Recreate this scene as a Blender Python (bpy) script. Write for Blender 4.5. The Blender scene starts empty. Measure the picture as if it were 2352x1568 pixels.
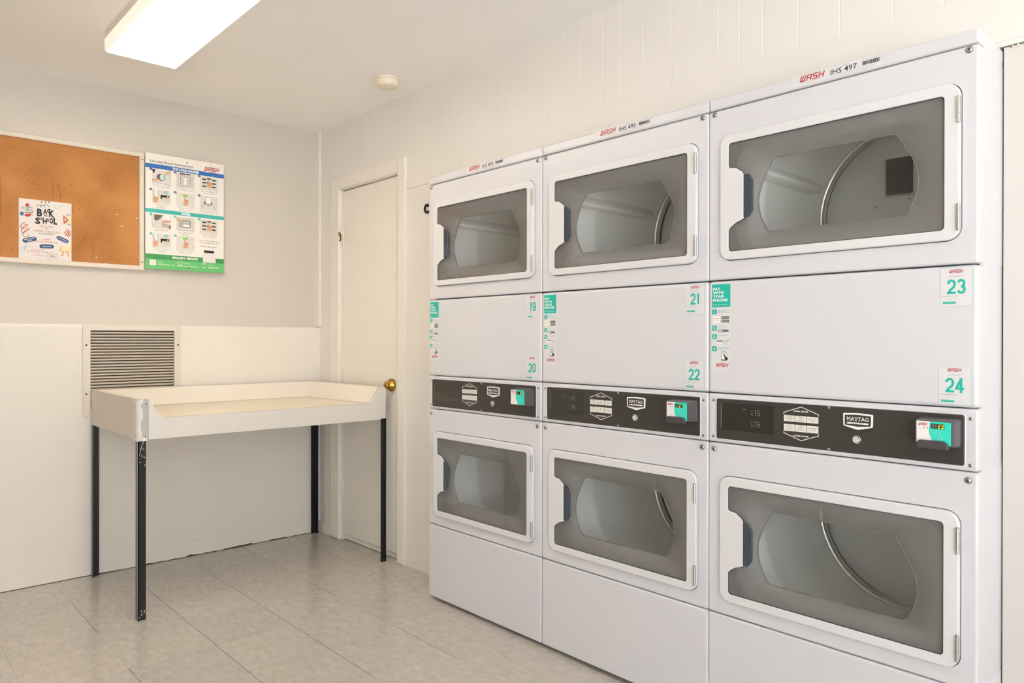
import bpy, math, random
from mathutils import Matrix, Vector
from mathutils.geometry import tessellate_polygon
PI = math.pi
sc = bpy.context.scene
COL = sc.collection

# ------------------------------------------------------------------ camera
CAM_H = 1.1161; YAW = 0.7481; PITCH = -0.0022; ROLL = 0.0013
cam = bpy.data.cameras.new('camera'); co = bpy.data.objects.new('camera', cam); COL.objects.link(co)
cam.sensor_fit = 'HORIZONTAL'; cam.sensor_width = 36.0; cam.lens = 36.0 * 1660.05 / 2352.0
cam.clip_start = 0.02; cam.clip_end = 100
_f = Vector((math.sin(YAW) * math.cos(PITCH), math.cos(YAW) * math.cos(PITCH), math.sin(PITCH)))
_r = Vector((math.cos(YAW), -math.sin(YAW), 0)); _u = _r.cross(_f)
_r2 = _r * math.cos(ROLL) + _u * math.sin(ROLL); _u2 = _u * math.cos(ROLL) - _r * math.sin(ROLL)
M4 = Matrix((_r2, _u2, -_f)).transposed().to_4x4(); M4.translation = (0, 0, CAM_H)
co.matrix_world = M4
sc.camera = co

# ------------------------------------------------------------------ world, exposure
sc.view_settings.view_transform = 'Standard'; sc.view_settings.look = 'None'
sc.view_settings.gamma = 1.0; sc.view_settings.use_curve_mapping = False
sc.view_settings.exposure = 0.42
w = bpy.data.worlds.new('daylight'); sc.world = w; w.use_nodes = True
bg = w.node_tree.nodes['Background']
# bright daylight through the open front of the room: pale sky above, brighter glow added below the horizon to lift the ceiling
_n = w.node_tree.nodes; _l = w.node_tree.links.new
_tc = _n.new('ShaderNodeTexCoord'); _sp = _n.new('ShaderNodeSeparateXYZ'); _rp = _n.new('ShaderNodeValToRGB')
_mr = _n.new('ShaderNodeMapRange'); _mr.inputs[1].default_value = -.25; _mr.inputs[2].default_value = .25
_rp.color_ramp.elements[0].color = (1.0, .99, .975, 1); _rp.color_ramp.elements[1].color = (.40, .435, .48, 1)
_l(_tc.outputs['Generated'], _sp.inputs[0]); _l(_sp.outputs[2], _mr.inputs[0]); _l(_mr.outputs[0], _rp.inputs[0]); _l(_rp.outputs[0], bg.inputs[0])
bg.inputs[1].default_value = 6.3
sc.cycles.use_denoising = True
sc.cycles.max_bounces = 10; sc.cycles.diffuse_bounces = 6; sc.cycles.transparent_max_bounces = 16
sc.cycles.sample_clamp_indirect = 10

# ------------------------------------------------------------------ dimensions found from the photograph
A = 1.8634            # dryer fronts
Y0 = 2.538; WU = 0.689
XW = 2.0483           # right wall
YW = 3.8583           # wainscot face of the back wall
YB = 3.878            # grey upper back wall
HC = 2.3279           # ceiling

# ------------------------------------------------------------------ materials
def lin(h):
    h = h.lstrip('#'); r = []
    for i in (0, 2, 4):
        c = int(h[i:i + 2], 16) / 255
        r.append(c / 12.92 if c <= .04045 else ((c + .055) / 1.055) ** 2.4)
    return (*r, 1)
MATS = {}
def mat(name, hexc, rough=.5, metal=0, spec=.5, coat=0, emit=0, noise=0, nscale=6, bump=0, bscale=300):
    m = bpy.data.materials.new(name); m.use_nodes = True; MATS[name] = m
    nt = m.node_tree; b = nt.nodes['Principled BSDF']; c = lin(hexc) if isinstance(hexc, str) else (*hexc, 1)
    b.inputs['Base Color'].default_value = c
    b.inputs['Roughness'].default_value = rough; b.inputs['Metallic'].default_value = metal
    b.inputs['Specular IOR Level'].default_value = spec; b.inputs['Coat Weight'].default_value = coat
    if emit:
        b.inputs['Emission Color'].default_value = c; b.inputs['Emission Strength'].default_value = emit
    if noise or bump:
        tc = nt.nodes.new('ShaderNodeTexCoord')
    if noise:
        n = nt.nodes.new('ShaderNodeTexNoise'); n.inputs['Scale'].default_value = nscale; n.inputs['Detail'].default_value = 6
        nt.links.new(tc.outputs['Object'], n.inputs['Vector'])
        mx = nt.nodes.new('ShaderNodeMix'); mx.data_type = 'RGBA'
        mx.inputs[6].default_value = tuple(v * (1 - noise) for v in c[:3]) + (1,)
        mx.inputs[7].default_value = tuple(min(1, v * (1 + noise)) for v in c[:3]) + (1,)
        nt.links.new(n.outputs['Fac'], mx.inputs[0]); nt.links.new(mx.outputs[2], b.inputs['Base Color'])
    if bump:
        n2 = nt.nodes.new('ShaderNodeTexNoise'); n2.inputs['Scale'].default_value = bscale
        nt.links.new(tc.outputs['Object'], n2.inputs['Vector'])
        bp = nt.nodes.new('ShaderNodeBump'); bp.inputs['Strength'].default_value = bump; bp.inputs['Distance'].default_value = .002
        nt.links.new(n2.outputs['Fac'], bp.inputs['Height']); nt.links.new(bp.outputs[0], b.inputs['Normal'])
    return m
def glass(name, tint, rough=.02, ior=1.5):
    m = bpy.data.materials.new(name); m.use_nodes = True; MATS[name] = m
    nt = m.node_tree; nt.nodes.clear()
    o = nt.nodes.new('ShaderNodeOutputMaterial'); t = nt.nodes.new('ShaderNodeBsdfTransparent'); g = nt.nodes.new('ShaderNodeBsdfGlossy')
    f = nt.nodes.new('ShaderNodeFresnel'); x = nt.nodes.new('ShaderNodeMixShader')
    t.inputs[0].default_value = (*tint, 1); g.inputs['Roughness'].default_value = rough; f.inputs[0].default_value = ior
    ge = nt.nodes.new('ShaderNodeNewGeometry'); iv = nt.nodes.new('ShaderNodeMath'); iv.operation = 'SUBTRACT'; iv.inputs[0].default_value = 1
    ml = nt.nodes.new('ShaderNodeMath'); ml.operation = 'MULTIPLY'
    nt.links.new(ge.outputs['Backfacing'], iv.inputs[1]); nt.links.new(iv.outputs[0], ml.inputs[0]); nt.links.new(f.outputs[0], ml.inputs[1])
    nt.links.new(ml.outputs[0], x.inputs[0]); nt.links.new(t.outputs[0], x.inputs[1]); nt.links.new(g.outputs[0], x.inputs[2])
    nt.links.new(x.outputs[0], o.inputs[0]); return m

mat('cream_wall', '#EBE6DD', .45, noise=.02, nscale=3, bump=.12, bscale=180)
mat('grey_wall', '#D1CBC2', .55, noise=.015, nscale=3, bump=.12, bscale=180)
mat('panel_wall', '#E4E1DC', .45, noise=.02, nscale=4, bump=.08, bscale=120)
mat('infill_board', '#D3CFC9', .5, noise=.015, nscale=4)
mat('ceiling', '#F9F8F6', .7, noise=.02, nscale=2, bump=.15, bscale=200)
mat('trim_white', '#EAE5DC', .38, noise=.015, nscale=9)
mat('door_paint', '#E9E4DB', .42, noise=.02, nscale=4, bump=.05, bscale=90)
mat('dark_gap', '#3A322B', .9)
mat('outside_wall', '#C9B8A4', .8)
mat('dryer_white', '#D4D4D9', .28, coat=.15, noise=.006, nscale=5)
mat('dryer_side', '#D4D4D9', .35)
mat('door_plastic', '#DADADD', .3, coat=.1)
mat('bezel_grey', '#858381', .42)
def smoked(name, clear):       # smoked plastic that lets some light through
    nt = MATS[name].node_tree; o = nt.nodes['Material Output']; t = nt.nodes.new('ShaderNodeBsdfTransparent'); x = nt.nodes.new('ShaderNodeMixShader')
    x.inputs[0].default_value = clear; nt.links.new(nt.nodes['Principled BSDF'].outputs[0], x.inputs[1]); nt.links.new(t.outputs[0], x.inputs[2]); nt.links.new(x.outputs[0], o.inputs[0])
smoked('bezel_grey', .28)
mat('drum_steel', '#F7F7F3', .24, metal=0, noise=.06, nscale=4)
mat('drum_back', '#FAFBF8', .45, noise=.05, nscale=9)
mat('drum_dark', '#5E5D59', .6)
glass('window_glass', (.965, .965, .965))
glass('lens_glass', (.985, .99, .985))
mat('grip_navy', '#39424F', .22, coat=.4)
mat('steel', '#C4C3BE', .28, metal=1)
mat('screw', '#A9A8A4', .3, metal=1)
mat('lip_steel', '#D9D9D4', .22, metal=.85)
mat('rim_grey', '#7F7D7A', .18, coat=.4)
mat('black', '#141312', .5)
mat('control_black', '#393533', .36, noise=.02)
mat('display_black', '#1B1716', .08, coat=.6)
mat('digit_grey', '#A7A6A0', .6)
mat('digit_amber', '#E8DE22', .4, emit=.9)
mat('digit_off', '#8B8A84', .6)
mat('reader_grey', '#4E4C4D', .3, coat=.2)
mat('pocket_black', '#454244', .38)
mat('print_white', '#F1EFEC', .5)
mat('paper_white', '#E9E6E3', .5)
mat('button_white', '#E3DFDA', .45)
mat('sticker_white', '#D9D9DC', .4)
mat('teal', '#14B5A5', .45)
mat('teal_bright', '#2BD9C2', .4)
mat('teal_pale', '#9FD0CE', .5)
mat('wash_red', '#B4242B', .5)
mat('ink', '#1F1D1E', .6)
mat('ink_grey', '#6A6867', .6)
mat('ink_light', '#B5B1AE', .6)
mat('band_blue', '#2D6DB5', .5)
mat('badge_blue', '#23489A', .5)
mat('band_teal', '#3FB7B0', .5)
mat('green_dark', '#3F9A53', .5)
mat('green_light', '#66BF71', .5)
mat('tag_green', '#8FD36F', .5)
mat('tile_grey', '#DCD8D1', .5)
mat('skin', '#D9A27E', .6)
mat('skin_dark', '#A96C48', .6)
mat('poster_white', '#EFEBE5', .4)
mat('flyer_white', '#E3DDD9', .6)
mat('flyer_black', '#22242A', .6)
mat('flyer_rust', '#B4583C', .6)
mat('flyer_redtext', '#C0605A', .6)
mat('flyer_navy', '#27517F', .6)
mat('flyer_sky', '#8DC3D4', .6)
mat('flyer_red', '#C9302F', .6)
mat('flyer_cream', '#EBD9AA', .6)
mat('flyer_blue', '#1F6FA3', .6)
mat('flyer_orange', '#D8902F', .6)
mat('board_frame', '#DDD5C7', .45, noise=.03, nscale=20)
mat('cork_mark', '#5E3416', .9)
mat('vent_grey', '#DAD3C8', .5, noise=.03, nscale=15)
mat('vent_slat', '#BDB2A2', .5)
mat('brass', '#B58E3E', .22, metal=1)
mat('brass_dark', '#6B4520', .4, metal=.8)
mat('hook_dark', '#2A2018', .4, metal=.6)
mat('table_cream', '#EFE8DC', .4, noise=.02, nscale=5)
mat('table_tan', '#E8DDCA', .4, noise=.03, nscale=3)
mat('table_white', '#DCD8D1', .42, noise=.02, nscale=6)
mat('table_side', '#D3CABE', .5, noise=.03, nscale=4)
mat('corner_grey', '#B4B4B0', .5)
mat('leg_black', '#17161A', .35, noise=.3, nscale=30)
mat('leg_steel', '#9A9D9E', .35, metal=.7)
mat('paint_chip', '#D8D5D0', .6)
mat('detector', '#EDE4D0', .45)
mat('lamp_housing', '#E6DDCF', .5)
mat('tube', (1.0, .92, .82), .5, emit=22)
mat('cork', '#B97E45', .85)

def cork_nodes():
    m = MATS['cork']; nt = m.node_tree; b = nt.nodes['Principled BSDF']
    tc = nt.nodes.new('ShaderNodeTexCoord')
    n = nt.nodes.new('ShaderNodeTexNoise'); n.inputs['Scale'].default_value = 5; n.inputs['Detail'].default_value = 8
    r = nt.nodes.new('ShaderNodeValToRGB')
    r.color_ramp.elements[0].position = .3; r.color_ramp.elements[0].color = lin('#A86E38')
    r.color_ramp.elements[1].position = .7; r.color_ramp.elements[1].color = lin('#C68B50')
    n2 = nt.nodes.new('ShaderNodeTexNoise'); n2.inputs['Scale'].default_value = 90; n2.inputs['Detail'].default_value = 3
    r2 = nt.nodes.new('ShaderNodeValToRGB')
    r2.color_ramp.elements[0].position = .24; r2.color_ramp.elements[0].color = (.45, .4, .36, 1)
    r2.color_ramp.elements[1].position = .33; r2.color_ramp.elements[1].color = (1, 1, 1, 1)
    mx = nt.nodes.new('ShaderNodeMix'); mx.data_type = 'RGBA'; mx.blend_type = 'MULTIPLY'; mx.inputs[0].default_value = 1
    for q in (n, n2): nt.links.new(tc.outputs['Object'], q.inputs['Vector'])
    nt.links.new(n.outputs['Fac'], r.inputs[0]); nt.links.new(n2.outputs['Fac'], r2.inputs[0])
    nt.links.new(r.outputs[0], mx.inputs[6]); nt.links.new(r2.outputs[0], mx.inputs[7]); nt.links.new(mx.outputs[2], b.inputs['Base Color'])
cork_nodes()

def diffuser_mat(name, strength, tr, col=(1, .93, .83, 1)):
    m = bpy.data.materials.new(name); m.use_nodes = True; MATS[name] = m
    nt = m.node_tree; nt.nodes.clear()
    o = nt.nodes.new('ShaderNodeOutputMaterial'); t = nt.nodes.new('ShaderNodeBsdfTranslucent'); d = nt.nodes.new('ShaderNodeBsdfDiffuse')
    e = nt.nodes.new('ShaderNodeEmission'); x = nt.nodes.new('ShaderNodeMixShader'); a = nt.nodes.new('ShaderNodeAddShader')
    t.inputs[0].default_value = (.95 * tr, .93 * tr, .90 * tr, 1); d.inputs[0].default_value = (.8, .78, .74, 1); x.inputs[0].default_value = .25
    e.inputs[0].default_value = col; e.inputs[1].default_value = strength
    nt.links.new(t.outputs[0], x.inputs[1]); nt.links.new(d.outputs[0], x.inputs[2])
    nt.links.new(x.outputs[0], a.inputs[0]); nt.links.new(e.outputs[0], a.inputs[1]); nt.links.new(a.outputs[0], o.inputs[0])
diffuser_mat('diffuser', 3.4, 1); diffuser_mat('diffuser_side', .62, .015, (1, .87, .70, 1))

def floor_mat():
    m = bpy.data.materials.new('floor_tile'); m.use_nodes = True; MATS['floor_tile'] = m
    nt = m.node_tree; b = nt.nodes['Principled BSDF']; L = nt.links.new
    b.inputs['Roughness'].default_value = .2; b.inputs['Specular IOR Level'].default_value = .6
    tc = nt.nodes.new('ShaderNodeTexCoord'); sp = nt.nodes.new('ShaderNodeSeparateXYZ'); L(tc.outputs['Object'], sp.inputs[0])
    def mth(op, a, v=None, c=None):
        n = nt.nodes.new('ShaderNodeMath'); n.operation = op
        for i, q in enumerate((a, v, c)):
            if q is None: continue
            if isinstance(q, (int, float)): n.inputs[i].default_value = q
            else: L(q, n.inputs[i])
        return n.outputs[0]
    S = .289
    fx = mth('DIVIDE', mth('ADD', sp.outputs[0], 10 * S - .425), S); fy = mth('DIVIDE', mth('ADD', sp.outputs[1], 20 * S - 1.80), S)
    def seam(f, wd):
        fr = mth('FRACT', f); d = mth('MINIMUM', fr, mth('SUBTRACT', 1.0, fr))
        return mth('LESS_THAN', d, wd / S)
    nz = nt.nodes.new('ShaderNodeTexNoise'); nz.inputs['Scale'].default_value = 1.3; L(tc.outputs['Object'], nz.inputs['Vector'])
    brk = mth('GREATER_THAN', nz.outputs['Fac'], .47)
    sx = mth('MULTIPLY', seam(fx, .0010), mth('ADD', mth('MULTIPLY', brk, .55), .25)); sy = mth('MULTIPLY', seam(fy, .0007), .28)
    sm = mth('MAXIMUM', sx, sy)
    cv = nt.nodes.new('ShaderNodeCombineXYZ'); L(mth('FLOOR', fx), cv.inputs[0]); L(mth('FLOOR', fy), cv.inputs[1])
    wn = nt.nodes.new('ShaderNodeTexWhiteNoise'); wn.noise_dimensions = '2D'; L(cv.outputs[0], wn.inputs['Vector'])
    n1 = nt.nodes.new('ShaderNodeTexNoise'); n1.inputs['Scale'].default_value = 28; n1.inputs['Detail'].default_value = 5; n1.inputs['Distortion'].default_value = .6
    mp = nt.nodes.new('ShaderNodeMapping'); mp.inputs['Scale'].default_value = (1.6, .8, 1); mp.inputs['Rotation'].default_value = (0, 0, .5)
    L(tc.outputs['Object'], mp.inputs[0]); L(mp.outputs[0], n1.inputs['Vector'])
    r = nt.nodes.new('ShaderNodeValToRGB'); e = r.color_ramp.elements
    e[0].position = .34; e[0].color = lin('#B8B2AA'); e[1].position = .72; e[1].color = lin('#C6C0B9')
    q = e.new(.5); q.color = lin('#BEB8B0')
    L(n1.outputs['Fac'], r.inputs[0])
    hs = nt.nodes.new('ShaderNodeHueSaturation'); L(r.outputs[0], hs.inputs['Color']); L(mth('ADD', mth('MULTIPLY', wn.outputs[0], .06), .97), hs.inputs['Value'])
    mx = nt.nodes.new('ShaderNodeMix'); mx.data_type = 'RGBA'; L(sm, mx.inputs[0]); L(hs.outputs[0], mx.inputs[6]); mx.inputs[7].default_value = lin('#4A423A')
    L(mx.outputs[2], b.inputs['Base Color'])
    n3 = nt.nodes.new('ShaderNodeTexNoise'); n3.inputs['Scale'].default_value = 14; L(tc.outputs['Object'], n3.inputs['Vector'])
    bp = nt.nodes.new('ShaderNodeBump'); bp.inputs['Strength'].default_value = .06; bp.inputs['Distance'].default_value = .004
    L(n3.outputs['Fac'], bp.inputs['Height']); L(bp.outputs[0], b.inputs['Normal'])
floor_mat()

# ------------------------------------------------------------------ mesh builder (facing frame: x right, y into the wall, z up)
LAY = .00028
_text_cache = {}
def glyphs(s, bold):
    k = (s, bold)
    if k in _text_cache: return _text_cache[k]
    cu = bpy.data.curves.new('t', 'FONT'); cu.body = s; cu.size = 1; cu.resolution_u = 2; cu.offset = bold
    ob = bpy.data.objects.new('t', cu); COL.objects.link(ob)
    dg = bpy.context.evaluated_depsgraph_get(); me = ob.evaluated_get(dg).to_mesh()
    vs = [(v.co.x, v.co.y) for v in me.vertices]; fs = [tuple(p.vertices) for p in me.polygons]
    ob.evaluated_get(dg).to_mesh_clear(); bpy.data.objects.remove(ob); bpy.data.curves.remove(cu)
    _text_cache[k] = (vs, fs); return vs, fs
class MB:
    def __init__(s, y=0): s.v = []; s.f = []; s.m = []; s.sm = []; s.names = []; s.y = y
    def mi(s, n):
        if n not in s.names: s.names.append(n)
        return s.names.index(n)
    def add(s, vs, fs, m, smooth=False):
        o = len(s.v); s.v += [tuple(p) for p in vs]; k = s.mi(m)
        for f in fs: s.f.append(tuple(i + o for i in f)); s.m.append(k); s.sm.append(smooth)
    def box(s, x0, x1, y0, y1, z0, z1, m):
        vs = [(x, y, z) for x in (x0, x1) for y in (y0, y1) for z in (z0, z1)]
        s.add(vs, [(0, 1, 3, 2), (4, 6, 7, 5), (0, 4, 5, 1), (2, 3, 7, 6), (0, 2, 6, 4), (1, 5, 7, 3)], m)
    def loops(s, L, m, smooth=True, closed=True):          # bridge successive loops of 3d points
        n = len(L[0]); vs = [p for l in L for p in l]; fs = []
        for i in range(len(L) - 1):
            for j in range(n if closed else n - 1):
                k = (j + 1) % n
                fs.append((i * n + j, i * n + k, (i + 1) * n + k, (i + 1) * n + j))
        s.add(vs, fs, m, smooth)
    def cap(s, outer, holes, y, m, flip=False):           # filled polygon with holes at depth y
        pl = [[Vector((p[0], p[1], 0)) for p in outer]] + [[Vector((p[0], p[1], 0)) for p in h] for h in holes]
        pts = [p for l in pl for p in l]; tr = tessellate_polygon(pl); fs = []
        for t in tr:
            a, b, c = (pts[i] for i in t)
            cr = (b.x - a.x) * (c.y - a.y) - (b.y - a.y) * (c.x - a.x)
            t = tuple(t)
            if (cr < 0) != flip: t = t[::-1]
            fs.append(t)
        s.add([(p.x, y, p.y) for p in pts], fs, m)
    def prism(s, pts, y0, y1, m, bev=0, back=True, smooth=False):
        lo = []
        if bev:
            for k in range(4):
                t = k / 3 * PI / 2
                lo.append([(p[0], y0 + bev * (1 - math.sin(t)), p[1]) for p in offs(pts, -bev * (1 - math.cos(t)))][:] if False else [(p[0], y0 + bev * (1 - math.cos(t)), p[1]) for p in offs(pts, -bev * (1 - math.sin(t)))])
            s.cap(offs(pts, -bev), [], y0, m)
        else:
            lo.append([(p[0], y0, p[1]) for p in pts]); s.cap(pts, [], y0, m)
        lo.append([(p[0], y1, p[1]) for p in pts])
        s.loops(lo, m, smooth or bool(bev)); 
        if back: s.cap(pts, [], y1, m, True)
    # flat artwork on layers
    def poly(s, pts, m, L=1):
        ar = sum(pts[i][0] * pts[(i + 1) % len(pts)][1] - pts[(i + 1) % len(pts)][0] * pts[i][1] for i in range(len(pts)))
        if ar < 0: pts = pts[::-1]
        s.k = (getattr(s, 'k', 0) + 1) % 40; yy = s.y - L * LAY - s.k * 4e-6
        s.add([(p[0], yy, p[1]) for p in pts], [tuple(range(len(pts)))], m)
    def rect(s, x0, x1, z0, z1, m, L=1): s.poly([(x0, z0), (x1, z0), (x1, z1), (x0, z1)], m, L)
    def rrect(s, x0, x1, z0, z1, r, m, L=1, n=5): s.poly(rr(x0, x1, z0, z1, r, n), m, L)
    def disc(s, x, z, r, m, L=1, n=20, rz=None): s.poly([(x + r * math.cos(2 * PI * i / n), z + (rz or r) * math.sin(2 * PI * i / n)) for i in range(n)], m, L)
    def stroke(s, pts, wd, m, L=1, closed=False):
        n = len(pts); h = wd / 2; le = []; ri = []
        for i in range(n):
            p = pts[i]; a = pts[i - 1] if (i > 0 or closed) else None; b = pts[(i + 1) % n] if (i < n - 1 or closed) else None
            def nrm(u, v):
                d = math.hypot(v[0] - u[0], v[1] - u[1]) or 1e-9; return (-(v[1] - u[1]) / d, (v[0] - u[0]) / d)
            if a is None: nx, nz = nrm(p, b)
            elif b is None: nx, nz = nrm(a, p)
            else:
                n1 = nrm(a, p); n2 = nrm(p, b); nx, nz = n1[0] + n2[0], n1[1] + n2[1]; q = (nx * nx + nz * nz) / 2
                q = max(q, .35); nx /= q; nz /= q
            le.append((p[0] + nx * h, p[1] + nz * h)); ri.append((p[0] - nx * h, p[1] - nz * h))
        for i in range(n if closed else n - 1):
            k = (i + 1) % n; s.poly([ri[i], ri[k], le[k], le[i]], m, L)
    def curve(s, pts, wd, m, L=1, n=6):      # smooth stroke through the points
        P = [pts[0]] + list(pts) + [pts[-1]]; out = []
        for i in range(1, len(P) - 2):
            a, b, c, d = P[i - 1], P[i], P[i + 1], P[i + 2]
            for k in range(n):
                t = k / n
                out.append(tuple(.5 * (2 * b[j] + (c[j] - a[j]) * t + (2 * a[j] - 5 * b[j] + 4 * c[j] - d[j]) * t * t + (3 * b[j] - a[j] - 3 * c[j] + d[j]) * t ** 3) for j in (0, 1)))
        s.stroke(out + [pts[-1]], wd, m, L)
    def digit(s, ch, x, z, wd, h, t, m, L=3):      # bold grotesque digit, x,z = lower left
        def arc(cx, cz, rx, rz, a0, a1, n=12): return [(cx + rx * math.cos(math.radians(a0 + (a1 - a0) * i / n)), cz + rz * math.sin(math.radians(a0 + (a1 - a0) * i / n))) for i in range(n + 1)]
        i = t / 2; W, H = wd - t, h - t; D = {
            '0': [arc(W / 2, H * .72, W / 2, H * .28, 0, 180) + arc(W / 2, H * .28, W / 2, H * .28, 180, 360), [(W, H * .28), (W, H * .72)]],
            '1': [[(W * .62, -i), (W * .62, H + i)], [(W * .62, H * .93), (W * .40, H * .78), (W * .08, H * .72)]],
            '2': [arc(W / 2, H * .70, W / 2, H * .30, 172, -20) + [(W * .86, H * .47), (W * .30, H * .20), (W * .08, H * .04)], [(-i, 0), (W + i, 0)]],
            '3': [arc(W * .48, H * .745, W * .46, H * .255, 165, -90), arc(W / 2, H * .255, W / 2, H * .265, 90, -165)],
            '4': [[(W * .72, -i), (W * .72, H + i)], [(W * .72, H + i * .2), (0, H * .26)], [(-i, H * .24), (W + i, H * .24)]],
            '9': [arc(W / 2, H * .68, W / 2, H * .32, 0, 360, 20), [(W, H * .68)] + arc(W / 2, H * .26, W / 2, H * .26, 0, -160)]}[ch]
        for pl in D: s.stroke([(x + i + p[0], z + i + p[1]) for p in pl], t, m, L)
    def ring(s, x, z, r, wd, m, L=1, a0=0, a1=2 * PI, n=24):
        full = abs(a1 - a0 - 2 * PI) < 1e-6
        s.stroke([(x + r * math.cos(a0 + (a1 - a0) * i / n), z + r * math.sin(a0 + (a1 - a0) * i / n)) for i in range(n + (0 if full else 1))], wd, m, L, full)
    def text(s, t, x, z, h, m, L=2, w=None, al='c', bold=0.0, shear=0.0, rot=0.0, wmax=None):
        vs, fs = glyphs(t, bold)
        if not vs: return
        x0 = min(v[0] for v in vs); x1 = max(v[0] for v in vs); z0 = min(v[1] for v in vs); z1 = max(v[1] for v in vs)
        k = h / (z1 - z0); kx = k if w is None else w / (x1 - x0)
        if wmax and (x1 - x0) * kx > wmax: kx = wmax / (x1 - x0)
        wd = (x1 - x0) * kx; ox = {'c': -wd / 2, 'l': 0, 'r': -wd}[al]; c, q = math.cos(rot), math.sin(rot); out = []
        for vx, vz in vs:
            zz = (vz - z0) * k - h / 2; xx = (vx - x0) * kx + ox + shear * zz
            out.append((x + xx * c - zz * q, s.y - L * LAY, z + xx * q + zz * c))
        s.add(out, fs, m)
    def wash(s, x, z, wd, h, m='wash_red', L=2, swoosh=True, shear=.28):     # italic four-letter word mark, x,z = lower left
        cw = wd / 4.35; t = .24; def_ = {
            'W': [(0, .22, .1, 1), (.40, .60, 0, 1), (.80, 1, .1, 1), (.06, .94, 0, .2)],
            'A': [(0, .22, 0, .88), (.78, 1, 0, 1), (.08, 1, .82, 1), (0, 1, .34, .5)],
            'S': [(0, 1, .82, 1), (0, .22, .42, 1), (0, 1, .42, .58), (.78, 1, 0, .58), (0, 1, 0, .18)],
            'H': [(0, .22, 0, 1), (.78, 1, 0, 1), (0, 1, .42, .6)]}
        for i, ch in enumerate('WASH'):
            ox = x + i * cw * 1.12
            for a, b, c, d in def_[ch]:
                P = [(a, c), (b, c), (b, d), (a, d)]
                s.poly([(ox + p[0] * cw * .93 + shear * p[1] * h, z + p[1] * h) for p in P], m, L)
        if swoosh:
            s.stroke([(x + wd * (.15 + .85 * i / 8), z - h * .38 + h * .28 * math.sin(PI * i / 16 * 1.6)) for i in range(9)], h * .05, 'ink_light', L)
    def seg7(s, ch, x, z, wd, h, t, m, L=3, off=None, shear=.08):
        sg = {'0': 'abcdef', '1': 'bc', '2': 'abged', '3': 'abgcd', '4': 'fgbc', '5': 'afgcd', '6': 'afgedc', '7': 'abc', '8': 'abcdefg', '9': 'abcdfg', ' ': ''}[ch]
        R = {'a': (0, wd, h - t, h), 'b': (wd - t, wd, h / 2, h), 'c': (wd - t, wd, 0, h / 2), 'd': (0, wd, 0, t), 'e': (0, t, 0, h / 2), 'f': (0, t, h / 2, h), 'g': (0, wd, h / 2 - t / 2, h / 2 + t / 2)}
        g = t * .15
        for k, (a, b, c, d) in R.items():
            mm = m if k in sg else off
            if not mm: continue
            P = [(a + g, c + g), (b - g, c + g), (b - g, d - g), (a + g, d - g)]
            s.poly([(x + p[0] + shear * p[1], z + p[1]) for p in P], mm, L + (1 if k in sg else 0))
    # solids
    def lathe(s, prof, c, axis, m, n=28, smooth=True, caps=True):   # prof: (radius, distance along axis)
        ax = Vector(axis).normalized(); t = ax.orthogonal().normalized(); b = ax.cross(t); c = Vector(c)
        L = [[c + ax * h + (t * math.cos(2 * PI * i / n) + b * math.sin(2 * PI * i / n)) * r for i in range(n)] for r, h in prof]
        s.loops(L, m, smooth)
        if caps:
            s.add(L[0], [tuple(range(n))[::-1]], m); s.add(L[-1], [tuple(range(n))], m)
    def tube(s, path, r, m, n=10):
        P = [Vector(p) for p in path]; L = []
        for i, p in enumerate(P):
            d = (P[min(i + 1, len(P) - 1)] - P[max(i - 1, 0)]).normalized()
            t = d.cross(Vector((.31, .87, .38))).normalized(); b = d.cross(t)
            L.append([p + (t * math.cos(2 * PI * k / n) + b * math.sin(2 * PI * k / n)) * r for k in range(n)])
        s.loops(L, m); s.add(L[0], [tuple(range(n))], m); s.add(L[-1], [tuple(range(n))[::-1]], m)
    def build(s, name, parent=None, loc=None, rotz=0):
        me = bpy.data.meshes.new(name); me.from_pydata(s.v, [], s.f)
        for n in s.names: me.materials.append(MATS[n])
        me.polygons.foreach_set('material_index', s.m); me.polygons.foreach_set('use_smooth', s.sm); me.update()
        o = bpy.data.objects.new(name, me); COL.objects.link(o)
        if parent: o.parent = parent
        if loc: o.location = loc
        if rotz: o.rotation_euler = (0, 0, rotz)
        return o
def rr(x0, x1, z0, z1, r, n=8):
    P = []
    for cx, cz, a in ((x1 - r, z0 + r, -PI / 2), (x1 - r, z1 - r, 0), (x0 + r, z1 - r, PI / 2), (x0 + r, z0 + r, PI)):
        for i in range(n + 1): t = a + PI / 2 * i / n; P.append((cx + r * math.cos(t), cz + r * math.sin(t)))
    return P
def offs(pts, d):          # offset a CCW polygon outward by d
    if abs(d) < 1e-9: return list(pts)
    n = len(pts); out = []
    for i in range(n):
        a, p, b = pts[i - 1], pts[i], pts[(i + 1) % n]
        def nr(u, v):
            l = math.hypot(v[0] - u[0], v[1] - u[1]) or 1e-9; return ((v[1] - u[1]) / l, -(v[0] - u[0]) / l)
        n1, n2 = nr(a, p), nr(p, b); x, z = n1[0] + n2[0], n1[1] + n2[1]; q = max((x * x + z * z) / 2, .3)
        out.append((p[0] + x / q * d, p[1] + z / q * d))
    return out
def roundpoly(pts, rad, n=5):       # fillet every corner of a polygon
    out = []; N = len(pts)
    for i in range(N):
        p = Vector(pts[i]); a = Vector(pts[i - 1]); b = Vector(pts[(i + 1) % N]); r = rad[i] if isinstance(rad, (list, tuple)) else rad
        da = (a - p); db = (b - p); la, lb = da.length, db.length; da /= la; db /= lb
        ang = math.acos(max(-1, min(1, da.dot(db)))); t = min(r / math.tan(ang / 2), la * .49, lb * .49)
        q0 = p + da * t; q1 = p + db * t
        for k in range(n + 1):
            u = k / n; out.append(tuple(q0 * (1 - u) ** 2 + p * 2 * u * (1 - u) + q1 * u * u))
    return out
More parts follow.
